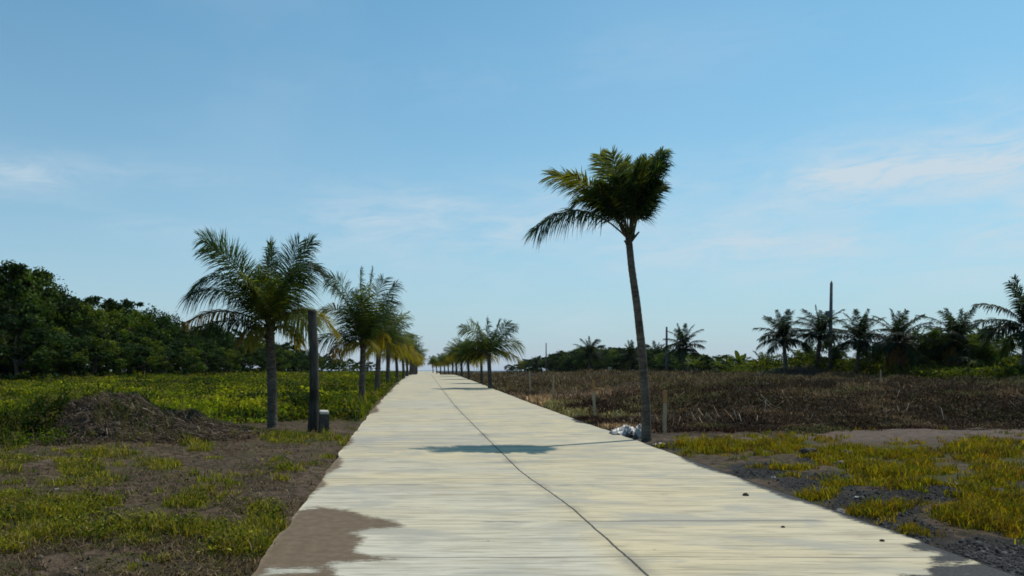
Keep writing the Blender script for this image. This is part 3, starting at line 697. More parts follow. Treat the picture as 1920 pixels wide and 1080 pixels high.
# ------------------------------------------------------------------ palms
GREEN = (.040, .064, .014); DEEP = (.021, .038, .013); YELL = (.23, .175, .018); LIME = (.105, .125, .018); BACKLIT = (.15, .17, .06); SUNNY = (.17, .17, .018); DRYC = (.15, .085, .03); TEAL = (.045, .075, .045)  # the palest lime has the top fronds' backlight put into its colour
def frond(parent, b0, ctrl, tip, leaf=.55, n=44, twist=.6, droop=.55, wind=(0, 0, 0), c0=GREEN, c1=GREEN, rs=None, wid=.030, side=None, t0=.14):
    rs = rs or np.random.default_rng(1)
    b0, ctrl, tip = (np.asarray(v, float) for v in (b0, ctrl, tip))
    bz = lambda t: ((1 - t) ** 2)[:, None] * b0 + (2 * t * (1 - t))[:, None] * ctrl + (t ** 2)[:, None] * tip
    mb = MB()
    tt = np.linspace(0, 1, 12); ln = np.linalg.norm(np.diff(bz(tt), axis=0), axis=1).sum()
    tube(mb, bz(tt), np.linspace(.020, .004, 12) * (ln / 2.2) ** .5, 5, np.array([.11, .10, .035]), False)
    t = np.linspace(t0, .995, n); t = np.repeat(t, 2); sg = np.tile([1, -1], n)
    t = np.clip(t + rs.normal(0, .006, len(t)), .1, 1)
    p = bz(t)
    T = nrm(2 * (1 - t)[:, None] * (ctrl - b0) + 2 * t[:, None] * (tip - ctrl))
    if side is None:
        h = tip - b0; s0 = np.array([-h[1], h[0], 0.]); 
        if np.linalg.norm(s0) < .05: s0 = np.array([1., 0, 0])
    else: s0 = np.asarray(side, float)
    s0 = nrm(s0)
    S = nrm(s0 - (T @ s0)[:, None] * T); Nn = np.cross(T, S)
    fl = np.where(Nn[:, 2] < 0, -1., 1.); 
    a = twist * (.35 + .65 * t)
    S2 = np.cos(a)[:, None] * S + np.sin(a)[:, None] * Nn; N2 = np.cross(T, S2); N2 = N2 * np.where(N2[:, 2] < -.2, -1, 1)[:, None]
    prof = np.interp(t, [.1, .2, .35, .6, .85, 1.0], [.45, .85, 1.1, 1.1, .85, .55])
    l = leaf * prof * rs.uniform(.82, 1.12, len(t))
    al = np.interp(t, [.1, .5, 1], [.30, .50, 1.05]) + rs.normal(0, .10, len(t))
    d = nrm(S2 * (sg * np.cos(al))[:, None] + T * np.sin(al)[:, None] + N2 * (.16 + rs.normal(0, .12, len(t)))[:, None])
    dn = np.array([0, 0, -1.]) * (droop * rs.uniform(.6, 1.4, len(t)))[:, None] + np.asarray(wind)[None] * rs.uniform(.6, 1.3, len(t))[:, None]
    ss = np.array([0, .34, .7, 1.0]); ww = np.array([.55, 1.0, .75, 0.])
    pts = p[:, None] + d[:, None] * (l[:, None] * ss)[..., None] + dn[:, None] * (l[:, None] * ss ** 2)[..., None]
    W = nrm(T - (T * d).sum(1)[:, None] * d + rs.normal(0, .25, T.shape))
    w = wid * rs.uniform(.8, 1.2, len(t))
    A = pts[:, :3] - W[:, None] * (w[:, None] * ww[:3] * .5)[..., None]; B = pts[:, :3] + W[:, None] * (w[:, None] * ww[:3] * .5)[..., None]
    V = np.concatenate([A, B, pts[:, 3:]], 1)
    m = len(t); k = np.arange(m)[:, None] * 7
    q = np.concatenate([k + np.array([[0, 3, 4, 1]]), k + np.array([[1, 4, 5, 2]])]); tr = k + np.array([[2, 5, 6]])
    c = np.asarray(c0)[None] * (1 - t)[:, None] + np.asarray(c1)[None] * t[:, None]
    c = c * rs.uniform(.75, 1.3, (m, 1))
    mb.add(V.reshape(-1, 3), [q, tr], np.repeat(c, 7, 0))
    return mb.build('frond', M['palm'], parent)
def trunk_mesh(parent, pts, r0, r1, boots=8, rs=None, seg=12, bootlen=.28, ncol=None):
    rs = rs or np.random.default_rng(2)
    pts = np.asarray(pts, float)
    d = np.concatenate([[0], np.cumsum(np.linalg.norm(np.diff(pts, axis=0), axis=1))]); L_ = d[-1]
    s = np.linspace(0, L_, max(14, int(L_ / .06)))
    # smooth through the points
    C = np.stack([np.interp(s, d, pts[:, i]) for i in range(3)], -1)
    kk = np.hanning(9); kk /= kk.sum()
    Cp = np.pad(C, ((4, 4), (0, 0)), mode='reflect', reflect_type='odd')
    C = np.stack([np.convolve(Cp[:, i], kk, 'valid') for i in range(3)], -1)
    f = s / L_
    r = r0 + (r1 - r0) * f + r0 * .35 * np.exp(-s / .12)
    r = r * (1 + .045 * (np.arange(len(s)) % 2) + rs.normal(0, .015, len(s)))
    mb = MB()
    col = np.repeat((.75 + .5 * vnoise(s * 4, s * 0, 3))[:, None], 3, 1)
    tube(mb, C, r, seg, None, True)
    mb.C[0] = np.concatenate([np.repeat(col, seg, 0), col[-1:], col[:1]])
    top = C[-1]
    for i in range(boots):
        a = i * 2.4 + rs.uniform(0, .6); zz = rs.uniform(-.32, .02) * bootlen / .28
        e = np.array([math.cos(a), math.sin(a), 0])
        b = top + np.array([0, 0, zz]) + e * r1 * .6
        l = bootlen * rs.uniform(.4, 1.0)
        tube(mb, [b, b + e * l * .35 + np.array([0, 0, l * .4]), b + e * l * rs.uniform(.4, .8) + np.array([0, 0, l * rs.uniform(.6, .95)])], [.035, .028, .016], 5, (.55, .42, .30))
    return mb.build('trunk', M['trunk'], parent, True)
def hero(name, label, group, Y, base, trunk, crown, fr, seed, r0, r1, boots=9, wind=(0, 0, 0), leaf=.6, n=46, wid=.032, t0=.14):
    """trunk and fronds at their own depth; pixel pairs are turned into metres at distance Y"""
    rs = np.random.default_rng(seed)
    x, y, z = at(base, Y); dsc = .40 if Y < 18 else 1.0
    root = empty(name, (x, y, z)); tag(root, label, 'palm tree', group)
    W = lambda px, py, dy=0: np.array(P(px, py, Y)) + np.array([0, dy, 0]) - np.array([x, y, z])
    pts = [np.array([0, 0, -.1])] + [W(*t) for t in trunk]
    trunk_mesh(root, pts, r0, r1, boots, rs)
    cb = W(*crown)
    for f in fr:
        tipx, tipy, cx, cy, dep, c0, c1 = f[:7]; kw = f[7] if len(f) > 7 else {}
        k = dict(leaf=leaf, n=n, twist=rs.uniform(.3, 1.0) * rs.choice([-1, 1]), droop=.5, wind=wind, wid=wid, t0=t0); k.update(kw)
        frond(root, cb + rs.normal(0, .03, 3), W(cx, cy, dep * .45 * dsc), W(tipx, tipy, dep * dsc), c0=c0, c1=c1, rs=rs, **k)
    return root
def generic_palm(name, th, r0, r1, nf, fl, leaf, seed, yellow=.3, wind=(0, 0, 0), bend=.1, spear=True, dead=0, elmin=-.55, n=34, wid=.04, spread=1.0, dark=False):
    rs = np.random.default_rng(seed)
    root = empty(name, (0, 0, 0))
    ba = rs.uniform(0, 2 * PI); e = np.array([math.cos(ba), math.sin(ba), 0])
    pts = [np.array([0, 0, -.15]) - 0 * e, np.array([0, 0, th * .3]) + e * bend * .15, np.array([0, 0, th * .65]) + e * bend * .55, np.array([0, 0, th]) + e * bend]
    trunk_mesh(root, pts, r0, r1, 10, rs, 9)
    cb = pts[-1]
    for i in range(nf):
        u = i / (nf - 1)
        el = 1.35 - (1.35 - elmin) * u ** .9 * spread + rs.normal(0, .09)
        az = i * 2.39996 + rs.normal(0, .25)
        l = fl * (.70 + .45 * math.sin(PI * min(1, u + .25))) * rs.uniform(.88, 1.1)
        h = np.array([math.cos(az), math.sin(az), 0])
        el0 = min(1.45, el + .55)
        ctrl = cb + (h * math.cos(el0) + np.array([0, 0, math.sin(el0)])) * l * .5
        sag = .10 + .35 * u
        tip = cb + (h * math.cos(el) + np.array([0, 0, math.sin(el) - sag * .5])) * l * .93 + np.asarray(wind) * l * .6
        lowd = u > 1 - yellow
        c0 = GREEN if rs.uniform() < .5 else DEEP; c1 = c0
        if lowd: c0 = LIME; c1 = YELL if rs.uniform() < .88 else DRYC
        elif rs.uniform() < .3 and not dark: c1 = LIME
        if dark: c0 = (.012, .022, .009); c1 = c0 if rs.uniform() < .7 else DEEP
        frond(root, cb + rs.normal(0, .03, 3), ctrl, tip, leaf * rs.uniform(.85, 1.1), n, rs.uniform(-.9, .9), .45 + .4 * u, wind, c0, c1, rs, wid)
    for i in range(dead):
        az = rs.uniform(0, 2 * PI); h = np.array([math.cos(az), math.sin(az), 0])
        frond(root, cb, cb + h * .7 + np.array([0, 0, .1]), cb + h * .55 + np.array([0, 0, -1.6]), leaf * .7, 24, .5, .8, (0, 0, 0), DRYC, DRYC, rs, wid)
    return root

def build_palms():
    gl = 'coconut palms in the row left of the road'; gr = 'coconut palms in the row right of the road'
    # tall leaning palm on the right
    hero('coconut_palm', 'tall slender coconut palm with bowed trunk leaning over the right road edge', gr, 16.9, 1213,
         [(1211, 760), (1204, 660), (1194, 570), (1184, 500), (1178, 440)], (1179, 448),
         [(1003, 433, 1085, 350, -.3, DEEP, TEAL, dict(droop=.75, leaf=.55)),
          (1038, 325, 1110, 335, .5, SUNNY, SUNNY, dict(droop=.35, leaf=.6)),
          (1062, 335, 1120, 350, -.8, LIME, SUNNY, dict(droop=.45)),
          (1128, 288, 1150, 350, .4, BACKLIT, BACKLIT, dict(twist=1.3, droop=.3)),
          (1142, 292, 1160, 350, -.5, GREEN, BACKLIT, dict(twist=1.2, droop=.35)),
          (1246, 280, 1204, 335, .2, GREEN, BACKLIT, dict(twist=.9, droop=.6)),
          (1238, 294, 1205, 340, -.6, DEEP, GREEN, dict(twist=1.0, droop=.6)),
          (1205, 300, 1188, 350, .9, DEEP, GREEN, dict(twist=1.2)),
          (1190, 312, 1180, 360, -1.0, DEEP, GREEN, dict(twist=1.1)),
          (1238, 340, 1214, 345, .6, DEEP, DEEP, dict(droop=.35, twist=.8)),
          (1222, 325, 1202, 350, -1.2, DEEP, GREEN, dict(droop=.4)),
          (1165, 325, 1172, 360, 1.2, DEEP, GREEN, dict(twist=1.1)),
          (1110, 360, 1145, 365, -1.1, DEEP, GREEN, dict(droop=.5)),
          (1090, 370, 1130, 350, .9, DEEP, GREEN, dict(droop=.55)),
          (1222, 365, 1206, 372, 1.1, DEEP, DEEP, dict(droop=.3)),
          (1150, 345, 1162, 375, -1.3, DEEP, DEEP, {}),
          (1205, 340, 1192, 375, 1.4, DEEP, DEEP, dict(twist=1.0)),
          (1230, 356, 1210, 366, -.5, DEEP, DEEP, dict(droop=.3)), (1130, 340, 1155, 370, .9, DEEP, GREEN, dict(twist=.9)), (1218, 296, 1198, 350, .5, DEEP, GREEN, dict(twist=1.1, droop=.45)), (1204, 308, 1190, 360, -.5, DEEP, LIME, dict(twist=1.2, droop=.35)), (1234, 318, 1208, 350, -.9, DEEP, DEEP, dict(twist=1.0, droop=.45)), (1172, 300, 1174, 360, .3, GREEN, LIME, dict(twist=1.3, droop=.3)), (1140, 372, 1160, 385, .2, DEEP, DEEP, dict(droop=.6))],
         11, .10, .068, 8, (-.05, 0, 0), .50, 115, .022, t0=.28)
    # nearest palm of the left row
    hero('coconut_palm', 'stout coconut palm with wide wind-blown crown beside the round post', gl, 20.1, 511,
         [(510, 720), (507, 650), (505, 612)], (506, 612),
         [(374, 444, 450, 465, .2, GREEN, TEAL, dict(twist=1.2, droop=.25, leaf=.72)),
          (400, 470, 455, 490, -.6, DEEP, TEAL, dict(twist=1.1, droop=.3, leaf=.7)),
          (361, 535, 425, 470, .3, DEEP, TEAL, dict(droop=.6, leaf=.75)),
          (372, 560, 435, 520, -.8, DEEP, DEEP, dict(droop=.65, leaf=.7)),
          (350, 602, 425, 560, .2, DEEP, DRYC, dict(droop=.75, leaf=.48)),
          (378, 618, 435, 590, -.4, DEEP, GREEN, dict(droop=.8, leaf=.42)),
          (440, 645, 460, 595, .3, YELL, DRYC, dict(droop=.9, leaf=.3)),
          (476, 650, 480, 605, -.6, LIME, YELL, dict(droop=.8, leaf=.28)),
          (500, 455, 500, 530, .4, GREEN, TEAL, dict(twist=1.4, droop=.25, leaf=.7)),
          (520, 470, 512, 540, -.8, DEEP, GREEN, dict(twist=1.3, droop=.3)),
          (556, 448, 530, 520, .5, GREEN, TEAL, dict(twist=1.2, droop=.3, leaf=.7)),
          (588, 456, 550, 490, -.3, GREEN, TEAL, dict(twist=1.1, droop=.45, leaf=.68)),
          (592, 496, 560, 470, .7, DEEP, DEEP, dict(twist=.9, droop=.6, leaf=.6)),
          (575, 520, 550, 520, -1.0, DEEP, DEEP, dict(droop=.6)),
          (628, 622, 575, 545, .1, LIME, YELL, dict(droop=.55, leaf=.55)),
          (590, 610, 555, 570, -.9, GREEN, LIME, dict(droop=.7)),
          (560, 640, 545, 595, .4, YELL, YELL, dict(droop=.8, leaf=.32)),
          (470, 500, 490, 550, 1.3, DEEP, GREEN, {}), (480, 530, 495, 560, -1.5, LIME, LIME, {}), (535, 500, 520, 550, 1.4, DEEP, DEEP, {}),
          (530, 540, 518, 570, -1.6, LIME, GREEN, {}), (455, 540, 480, 560, -1.4, DEEP, DEEP, {}), (545, 560, 525, 570, 1.5, DEEP, DEEP, {}), (500, 520, 505, 560, -1.2, DEEP, LIME, {})],
         21, .125, .115, 14, (.05, 0, 0), .70, 110, .021)
    # second palm
    hero('coconut_palm', 'second coconut palm from the front in the left row, pale frond reaching the round post', gl, 30.4, 678,
         [(679, 720), (680, 680), (681, 645)], (681, 648),
         [(614, 520, 655, 520, .3, GREEN, TEAL, dict(twist=1.1)), (630, 545, 655, 555, -.8, DEEP, TEAL, {}),
          (674, 504, 676, 570, .4, DEEP, GREEN, dict(twist=1.3)), (700, 512, 690, 570, -.6, DEEP, GREEN, dict(twist=1.2)),
          (718, 520, 700, 570, .6, GREEN, TEAL, dict(twist=1.1)), (743, 534, 712, 570, -.2, DEEP, TEAL, dict(twist=.9, droop=.6)),
          (735, 560, 708, 580, 1.0, DEEP, DEEP, {}), (604, 582, 640, 560, .2, LIME, YELL, dict(droop=.45, leaf=.7)),
          (600, 640, 640, 612, -.2, DEEP, DEEP, dict(droop=.5)), (620, 662, 645, 625, .5, GREEN, DRYC, dict(droop=.75, leaf=.5)),
          (646, 662, 657, 635, -.8, LIME, YELL, dict(droop=.8, leaf=.4)), (720, 632, 705, 610, .5, LIME, YELL, dict(droop=.8, leaf=.5)),
          (704, 652, 695, 628, -.9, GREEN, YELL, dict(droop=.8, leaf=.42)), (660, 540, 668, 590, 1.3, DEEP, GREEN, {}), (690, 545, 686, 590, -1.5, DEEP, LIME, {}),
          (655, 580, 668, 605, -1.6, DEEP, DEEP, {}), (712, 590, 700, 605, 1.6, DEEP, DEEP, {}), (676, 560, 678, 600, -1.1, DEEP, DEEP, {})],
         31, .12, .105, 12, (.06, 0, 0), .86, 80, .026)
    # nearest palm of the far right row
    hero('coconut_palm', 'dark broad-crowned coconut palm at the front of the right row past the burnt scrub', gr, 48.0, 919,
         [(918, 700), (917, 680), (916, 664)], (916, 666),
         [(868, 614, 895, 612, .3, LIME, GREEN, dict(twist=1.0)), (884, 604, 902, 620, -.8, GREEN, LIME, {}), (914, 598, 914, 632, .4, DEEP, DEEP, dict(twist=1.3)),
          (900, 608, 908, 632, 1.4, DEEP, GREEN, {}), (932, 606, 924, 634, -1.2, DEEP, GREEN, {}), (956, 606, 934, 620, .2, GREEN, TEAL, dict(twist=1.0)),
          (962, 614, 936, 630, -1.0, DEEP, TEAL, {}), (974, 645, 946, 630, .3, GREEN, LIME, dict(droop=.6)), (972, 676, 945, 650, -.3, LIME, YELL, dict(droop=.6, leaf=.55)),
          (946, 662, 932, 645, 1.4, DEEP, DEEP, {}), (872, 650, 893, 632, -.5, LIME, GREEN, dict(droop=.6)), (886, 668, 900, 650, .8, GREEN, YELL, dict(droop=.7)),
          (860, 672, 890, 652, -.2, DEEP, DEEP, dict(droop=.5)), (925, 630, 920, 645, -2, DEEP, DEEP, {}), (905, 630, 912, 645, 2, DEEP, DEEP, {})],
         41, .125, .11, 10, (.04, 0, 0), .95, 60, .036)
    # prototypes of the remaining row palms
    protos = []
    for i, (th, fl, seed, yl, wd) in enumerate([(2.3, 2.3, 51, .30, .06), (2.4, 2.4, 52, .36, .08), (2.2, 2.2, 53, .40, .05)]):
        protos.append(generic_palm('coconut_palm', th, .135, .115, 20, fl, .74, seed, yl, (wd, 0, 0), .12, n=46, wid=.034, spread=.92, elmin=-.05))
    left = [(707, 40.2), (727, 53.5), (745, 65.5), (757, 77), (764, 88), (769, 99), (773, 111), (775.5, 124), (778, 140), (780, 158), (782, 180)]
    rightp = [(903, 58.5), (879, 72), (866, 86), (856, 99), (849, 113), (841, 128), (834, 143), (826, 160), (819, 180), (812, 205)]
    words = ['third', 'fourth', 'fifth', 'sixth', 'seventh', 'eighth', 'ninth', 'tenth', 'eleventh', 'twelfth', 'last visible']
    used = [0, 0, 0]
    def place(pi, px, Y, rz, sc, lab, grp, sx=None):
        o = protos[pi] if not used[pi] else copy_tree(protos[pi])
        used[pi] = 1
        x, y, z = at(px, Y); o.location = (x, y, z); o.rotation_euler = (0, 0, rz); o.scale = (sc, sc, sc)
        tag(o, lab, 'palm tree', grp)
    for i, (px, Y) in enumerate(left):
        place(i % 3, px, Y, i * 1.3, [1.0, 1.02, .97, .98, 1.0, .95][i % 6] * (1 + .0006 * Y), f'yellow-tinged coconut palm, {words[i]} from the front in the left row', gl)
    words2 = ['second', 'third', 'fourth', 'fifth', 'sixth', 'seventh', 'eighth', 'ninth', 'tenth', 'farthest']
    for i, (px, Y) in enumerate(rightp):
        place((i + 1) % 3, px, Y, i * 1.9 + .4, [.74, .84, .90, .82, .86][i % 5] * (1 + .0008 * Y), f'coconut palm, {words2[i]} after the dark broad-crowned one in the right row', gr)
    # palms beyond the burnt field, right
    grp = 'palms beyond the burnt field on the right'
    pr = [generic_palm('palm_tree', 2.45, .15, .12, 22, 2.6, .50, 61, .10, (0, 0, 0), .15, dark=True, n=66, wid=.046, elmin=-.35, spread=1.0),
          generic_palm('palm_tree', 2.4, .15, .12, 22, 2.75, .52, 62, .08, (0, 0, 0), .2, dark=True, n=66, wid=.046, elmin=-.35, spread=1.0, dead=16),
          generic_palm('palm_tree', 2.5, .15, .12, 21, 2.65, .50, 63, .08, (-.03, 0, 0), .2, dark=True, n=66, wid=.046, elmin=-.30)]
    u2 = [0, 0, 0]
    spec = [(1473, 645, 66, 1.10, 0, 'low star-crowned palm, leftmost of the row behind the burnt field'),
            (1533, 640, 66, 1.12, 2, 'thin-trunked palm just left of the tall utility pole'),
            (1607, 645, 62, 1.10, 0, 'round-crowned palm just right of the tall utility pole'),
            (1690, 648, 58, 1.12, 1, 'palm with a skirt of dead hanging fronds over its trunk'),
            (1795, 645, 56, 1.05, 1, 'ragged-crowned palm between the skirted palm and the right-edge palm'),
            (1918, 622, 46, 1.25, 2, 'big dark palm cut by the right edge of the photo')]
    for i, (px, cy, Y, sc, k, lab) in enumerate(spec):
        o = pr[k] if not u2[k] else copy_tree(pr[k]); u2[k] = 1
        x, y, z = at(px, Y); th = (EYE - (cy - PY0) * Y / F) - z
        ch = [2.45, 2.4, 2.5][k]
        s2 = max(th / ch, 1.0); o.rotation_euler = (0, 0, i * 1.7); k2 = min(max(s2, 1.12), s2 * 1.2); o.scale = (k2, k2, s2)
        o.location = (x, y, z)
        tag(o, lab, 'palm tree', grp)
    # low young palms between them
    yp = generic_palm('young_palm', .7, .12, .10, 22, 2.4, .6, 71, .1, (0, 0, 0), .05, n=34, wid=.07, elmin=-.2)
    ysp = [(1745, 58, 1.15, 'low bushy young palm just right of the skirted palm'), (1848, 54, 1.2, 'low bushy young palm beside the right-edge palm'),
           (1500, 72, .9, 'small young palm under the leftmost star-crowned palm'), (1645, 63, .85, 'small young palm between the round-crowned and the skirted palm'),
           (1570, 66, .8, 'small young palm at the foot of the tall utility pole'), (1430, 92, 1.0, 'young palm at the right end of the banana plants'),
           (1715, 61, 1.35, 'tall bushy young palm behind the skirted palm'), (1772, 60, 1.4, 'tall bushy young palm left of the ragged-crowned palm'),
           (1822, 60, 1.3, 'tall bushy young palm right of the ragged-crowned palm'), (1872, 58, 1.25, 'tall bushy young palm just left of the right-edge palm'),
           (1520, 74, 1.0, 'small young palm behind the thin-trunked palm'), (1625, 68, 1.0, 'small young palm behind the round-crowned palm')]
    for i, (px, Y, sc, lab) in enumerate(ysp):
        o = yp if i == 0 else copy_tree(yp)
        o.location = at(px, Y); o.rotation_euler = (0, 0, i * 2.1); o.scale = (sc, sc, sc); tag(o, lab, 'young palm', 'young palms under the right palms')
    # palms standing in the far tree line
    far = [(1284, 655, 100, 1.0, 0, 'dark isolated palm rising over the far tree line, right of the thin pole'), (1104, 668, 150, 1.0, 2, 'palm head standing highest in the far tree line'),
           (1182, 672, 135, 1.0, 0, 'palm crown behind the trunk of the tall leaning palm'), (1230, 672, 130, 1.0, 2, 'palm crown in the far tree line just left of the thin pole'),
           (1004, 684, 200, 1.0, 0, 'small palm at the left end of the far tree line')]
    for i, (px, cy, Y, sc, k, lab) in enumerate(far):
        o = copy_tree(pr[k]); o.location = at(px, Y); o.rotation_euler = (0, 0, i + .5)
        x, y, z = at(px, Y); th = (EYE - (cy - PY0) * Y / F) - z
        s2 = th / [2.45, 2.4, 2.5][k]; o.scale = (s2 * sc, s2 * sc, s2)
        tag(o, lab, 'palm tree', 'palms in the far tree line')

# ------------------------------------------------------------------ broadleaf trees
def broadleaf(name, h, w, seed, nb=46, per=95, ls=(.22, .42), cols=((.026, .050, .010), (.050, .078, .012), (.012, .024, .007)), low=.06, asp=.6):
    global rng
    rs = np.random.default_rng(seed); rng = rs
    root = empty(name, (0, 0, 0))
    tb = MB()
    tube(tb, [(0, 0, -.2), (.1, 0, h * .2), (.0, .1, h * .45), (.1, 0, h * .7)], [h * .028, h * .022, h * .016, h * .006], 8)
    cen = []; col = []; size = []; out = []
    for b in range(nb):
        u = rs.uniform(0, 1); zz = low + (1 - low) * u ** .8
        rad = w * .5 * math.sin(PI * min(1, max(.12, .22 + .72 * (zz - low) / (1 - low)))) ** .8
        a = rs.uniform(0, 2 * PI); rr = rad * (rs.uniform(.35, 1) ** .6)
        c = np.array([math.cos(a) * rr, math.sin(a) * rr, zz * h * .93])
        br = h * rs.uniform(.045, .115)
        if zz > .7 and rs.uniform() < .35: c[2] += h * rs.uniform(.02, .09); br *= .6
        if b < 9:
            tube(tb, [(0, 0, h * min(.6, zz * .45)), tuple(c * .55 + np.array([0, 0, h * .1])), tuple(c)], [h * .011, h * .007, h * .002], 5)
        n = int(per * rs.uniform(.6, 1.4))
        d = nrm(rs.normal(0, 1, (n, 3)) + np.array([0, 0, .25]))
        r = br * rs.uniform(.45, 1.08, n) * (1 + .25 * rs.normal(0, 1, n).clip(-1, 1.5))
        cen.append(c + d * r[:, None] * np.array([1.15, 1.15, .85])); out.append(d)
        bc = np.array(cols[rs.integers(len(cols))]) * rs.uniform(.75, 1.3)
        col.append(bc[None] * rs.uniform(.7, 1.35, (n, 1))); size.append(rs.uniform(ls[0], ls[1], n))
    cen = np.concatenate(cen); out = np.concatenate(out); col = np.concatenate(col); size = np.concatenate(size)
    cen[:, 2] = np.maximum(cen[:, 2], .1)
    V, q = leaves_arrays(cen, size, out, asp, .7)
    tb.build('trunk', M['bark'], root, True)
    mesh_np('crown', V, [q], np.repeat(col, 4, 0), M['leaf'], root)
    return root
def build_trees():
    pr = [(9.0, broadleaf('broadleaf_tree', 9.0, 6.5, 201, 68, 150, (.18, .38))),
          (7.5, broadleaf('broadleaf_tree', 7.5, 7.0, 202, 64, 150, (.14, .32), ((.055, .090, .012), (.090, .115, .014), (.018, .034, .009)))),
          (7.5, broadleaf('broadleaf_tree', 7.5, 6.0, 203, 60, 140, (.15, .32), ((.018, .038, .012), (.030, .054, .014), (.012, .024, .009)))),
          (6.0, broadleaf('broadleaf_tree', 6.0, 6.5, 204, 56, 130, (.16, .34), ((.020, .042, .013), (.036, .058, .014), (.013, .026, .010))))]
    used = [0] * 4
    g = 'broadleaf trees of the wood behind the left field'
    def place(k, px, top, Y, rz, lab, grp, wide=1.0):
        h0, proto = pr[k]
        o = proto if not used[k] else copy_tree(proto); used[k] = 1
        x, y, z = at(px, Y); h = EYE + (PY0 - top) * Y / F - z
        s = h / h0
        o.location = (x, y, z); o.rotation_euler = (0, 0, rz); o.scale = (s * wide, s * wide, s)
        tag(o, lab, 'tree', grp)
    spec = [(-70, 470, 56, 0, 'tall dark tree at the left edge of the photo, half out of frame', 1.0),
            (12, 492, 56, 0, 'tallest dark tree at the left end of the wood, with a spiky top', 1.0),
            (62, 500, 60, 0, 'tall dark tree right beside the tallest one at the left end', .9),
            (108, 530, 63, 2, 'dark tree where the left wood steps down from its tallest trees', 1.0),
            (150, 560, 62, 1, 'mid green tree in the dip behind the soil mound', .9),
            (188, 556, 67, 1, 'rounded green tree above the left flank of the soil mound', 1.1),
            (240, 564, 72, 1, 'rounded green tree above the top of the soil mound', 1.1),
            (290, 577, 76, 2, 'dark tree above the straw-covered flank of the soil mound', 1.0),
            (318, 590, 78, 2, 'tree at the right shoulder of the left wood, before the skyline drops', .9),
            (352, 606, 84, 3, 'low tree left of the wide wind-blown palm crown', 1.0),
            (398, 604, 92, 2, 'tree behind the drooping left fronds of the nearest left palm', 1.1),
            (440, 618, 98, 3, 'tree behind the yellow hanging frond of the nearest left palm', 1.1),
            (490, 628, 106, 1, 'tree directly behind the trunk of the nearest left palm', 1.1),
            (540, 640, 118, 3, 'tree between the nearest left palm and the round post', 1.1),
            (575, 655, 130, 2, 'small far tree behind the round post', 1.1),
            (615, 664, 150, 3, 'small far tree between the round post and the second palm', 1.2),
            (655, 672, 175, 1, 'tiny far tree left of the second palm trunk', 1.2),
            (695, 678, 205, 3, 'tiny far tree at the right end of the left wood, behind the palm row', 1.6)]
    for i, (px, top, Y, k, lab, wd) in enumerate(spec): place(k, px, top, Y, i * 2.17, lab, g, wd)
    # lower trees in front, closing the wood down to the grass
    j = 0
    for px, top, Y in [(-40, 600, 52), (30, 585, 52), (85, 605, 55), (135, 612, 57), (178, 620, 58), (225, 622, 61), (270, 628, 64), (312, 636, 68), (345, 640, 72), (385, 640, 78), (425, 648, 84), (470, 655, 92), (520, 662, 102), (560, 668, 114), (365, 622, 88), (410, 620, 95), (455, 632, 100), (500, 640, 108), (525, 646, 115), (555, 652, 122), (590, 662, 135), (605, 668, 142), (635, 672, 160), (675, 678, 185), (580, 672, 125), (540, 664, 108)]:
        place(3 if j % 2 else 1, px, top, Y, j * 1.31 + .4, 'low leafy tree along the foot of the left wood', 'low trees along the foot of the left wood', 1.25); j += 1
    for i, (px, top, Y) in enumerate([(-30, 510, 68), (35, 515, 70), (90, 540, 74), (135, 575, 76), (170, 572, 80), (215, 575, 84), (262, 585, 86), (300, 600, 90), (335, 612, 95), (372, 618, 104), (420, 626, 112), (468, 636, 120), (512, 642, 130)]):
        place([2, 0, 3][i % 3], px, top, Y, i * 2.9 + .8, 'tree deeper inside the left wood, half hidden by nearer trees', 'trees deeper in the left wood', 1.15)
    # far tree line on the right
    gf = 'trees of the far tree line beyond the burnt field'
    for i, px in enumerate(list(range(955, 1345, 15)) + list(range(962, 1400, 22))):
        Y = 235 - (px - 950) * .36 + (25 if i > 25 else 0)
        top = np.interp(px, [950, 990, 1040, 1080, 1110, 1150, 1200, 1260, 1300, 1340], [684, 675, 662, 655, 648, 652, 652, 655, 664, 668]) + [0, 4, -3, 3, -1, 5, 1][i % 7]
        place([2, 3, 1][i % 3], px, top, Y, i * 1.77, 'dark tree in the dense far tree line beyond the burnt field', gf, 1.8)

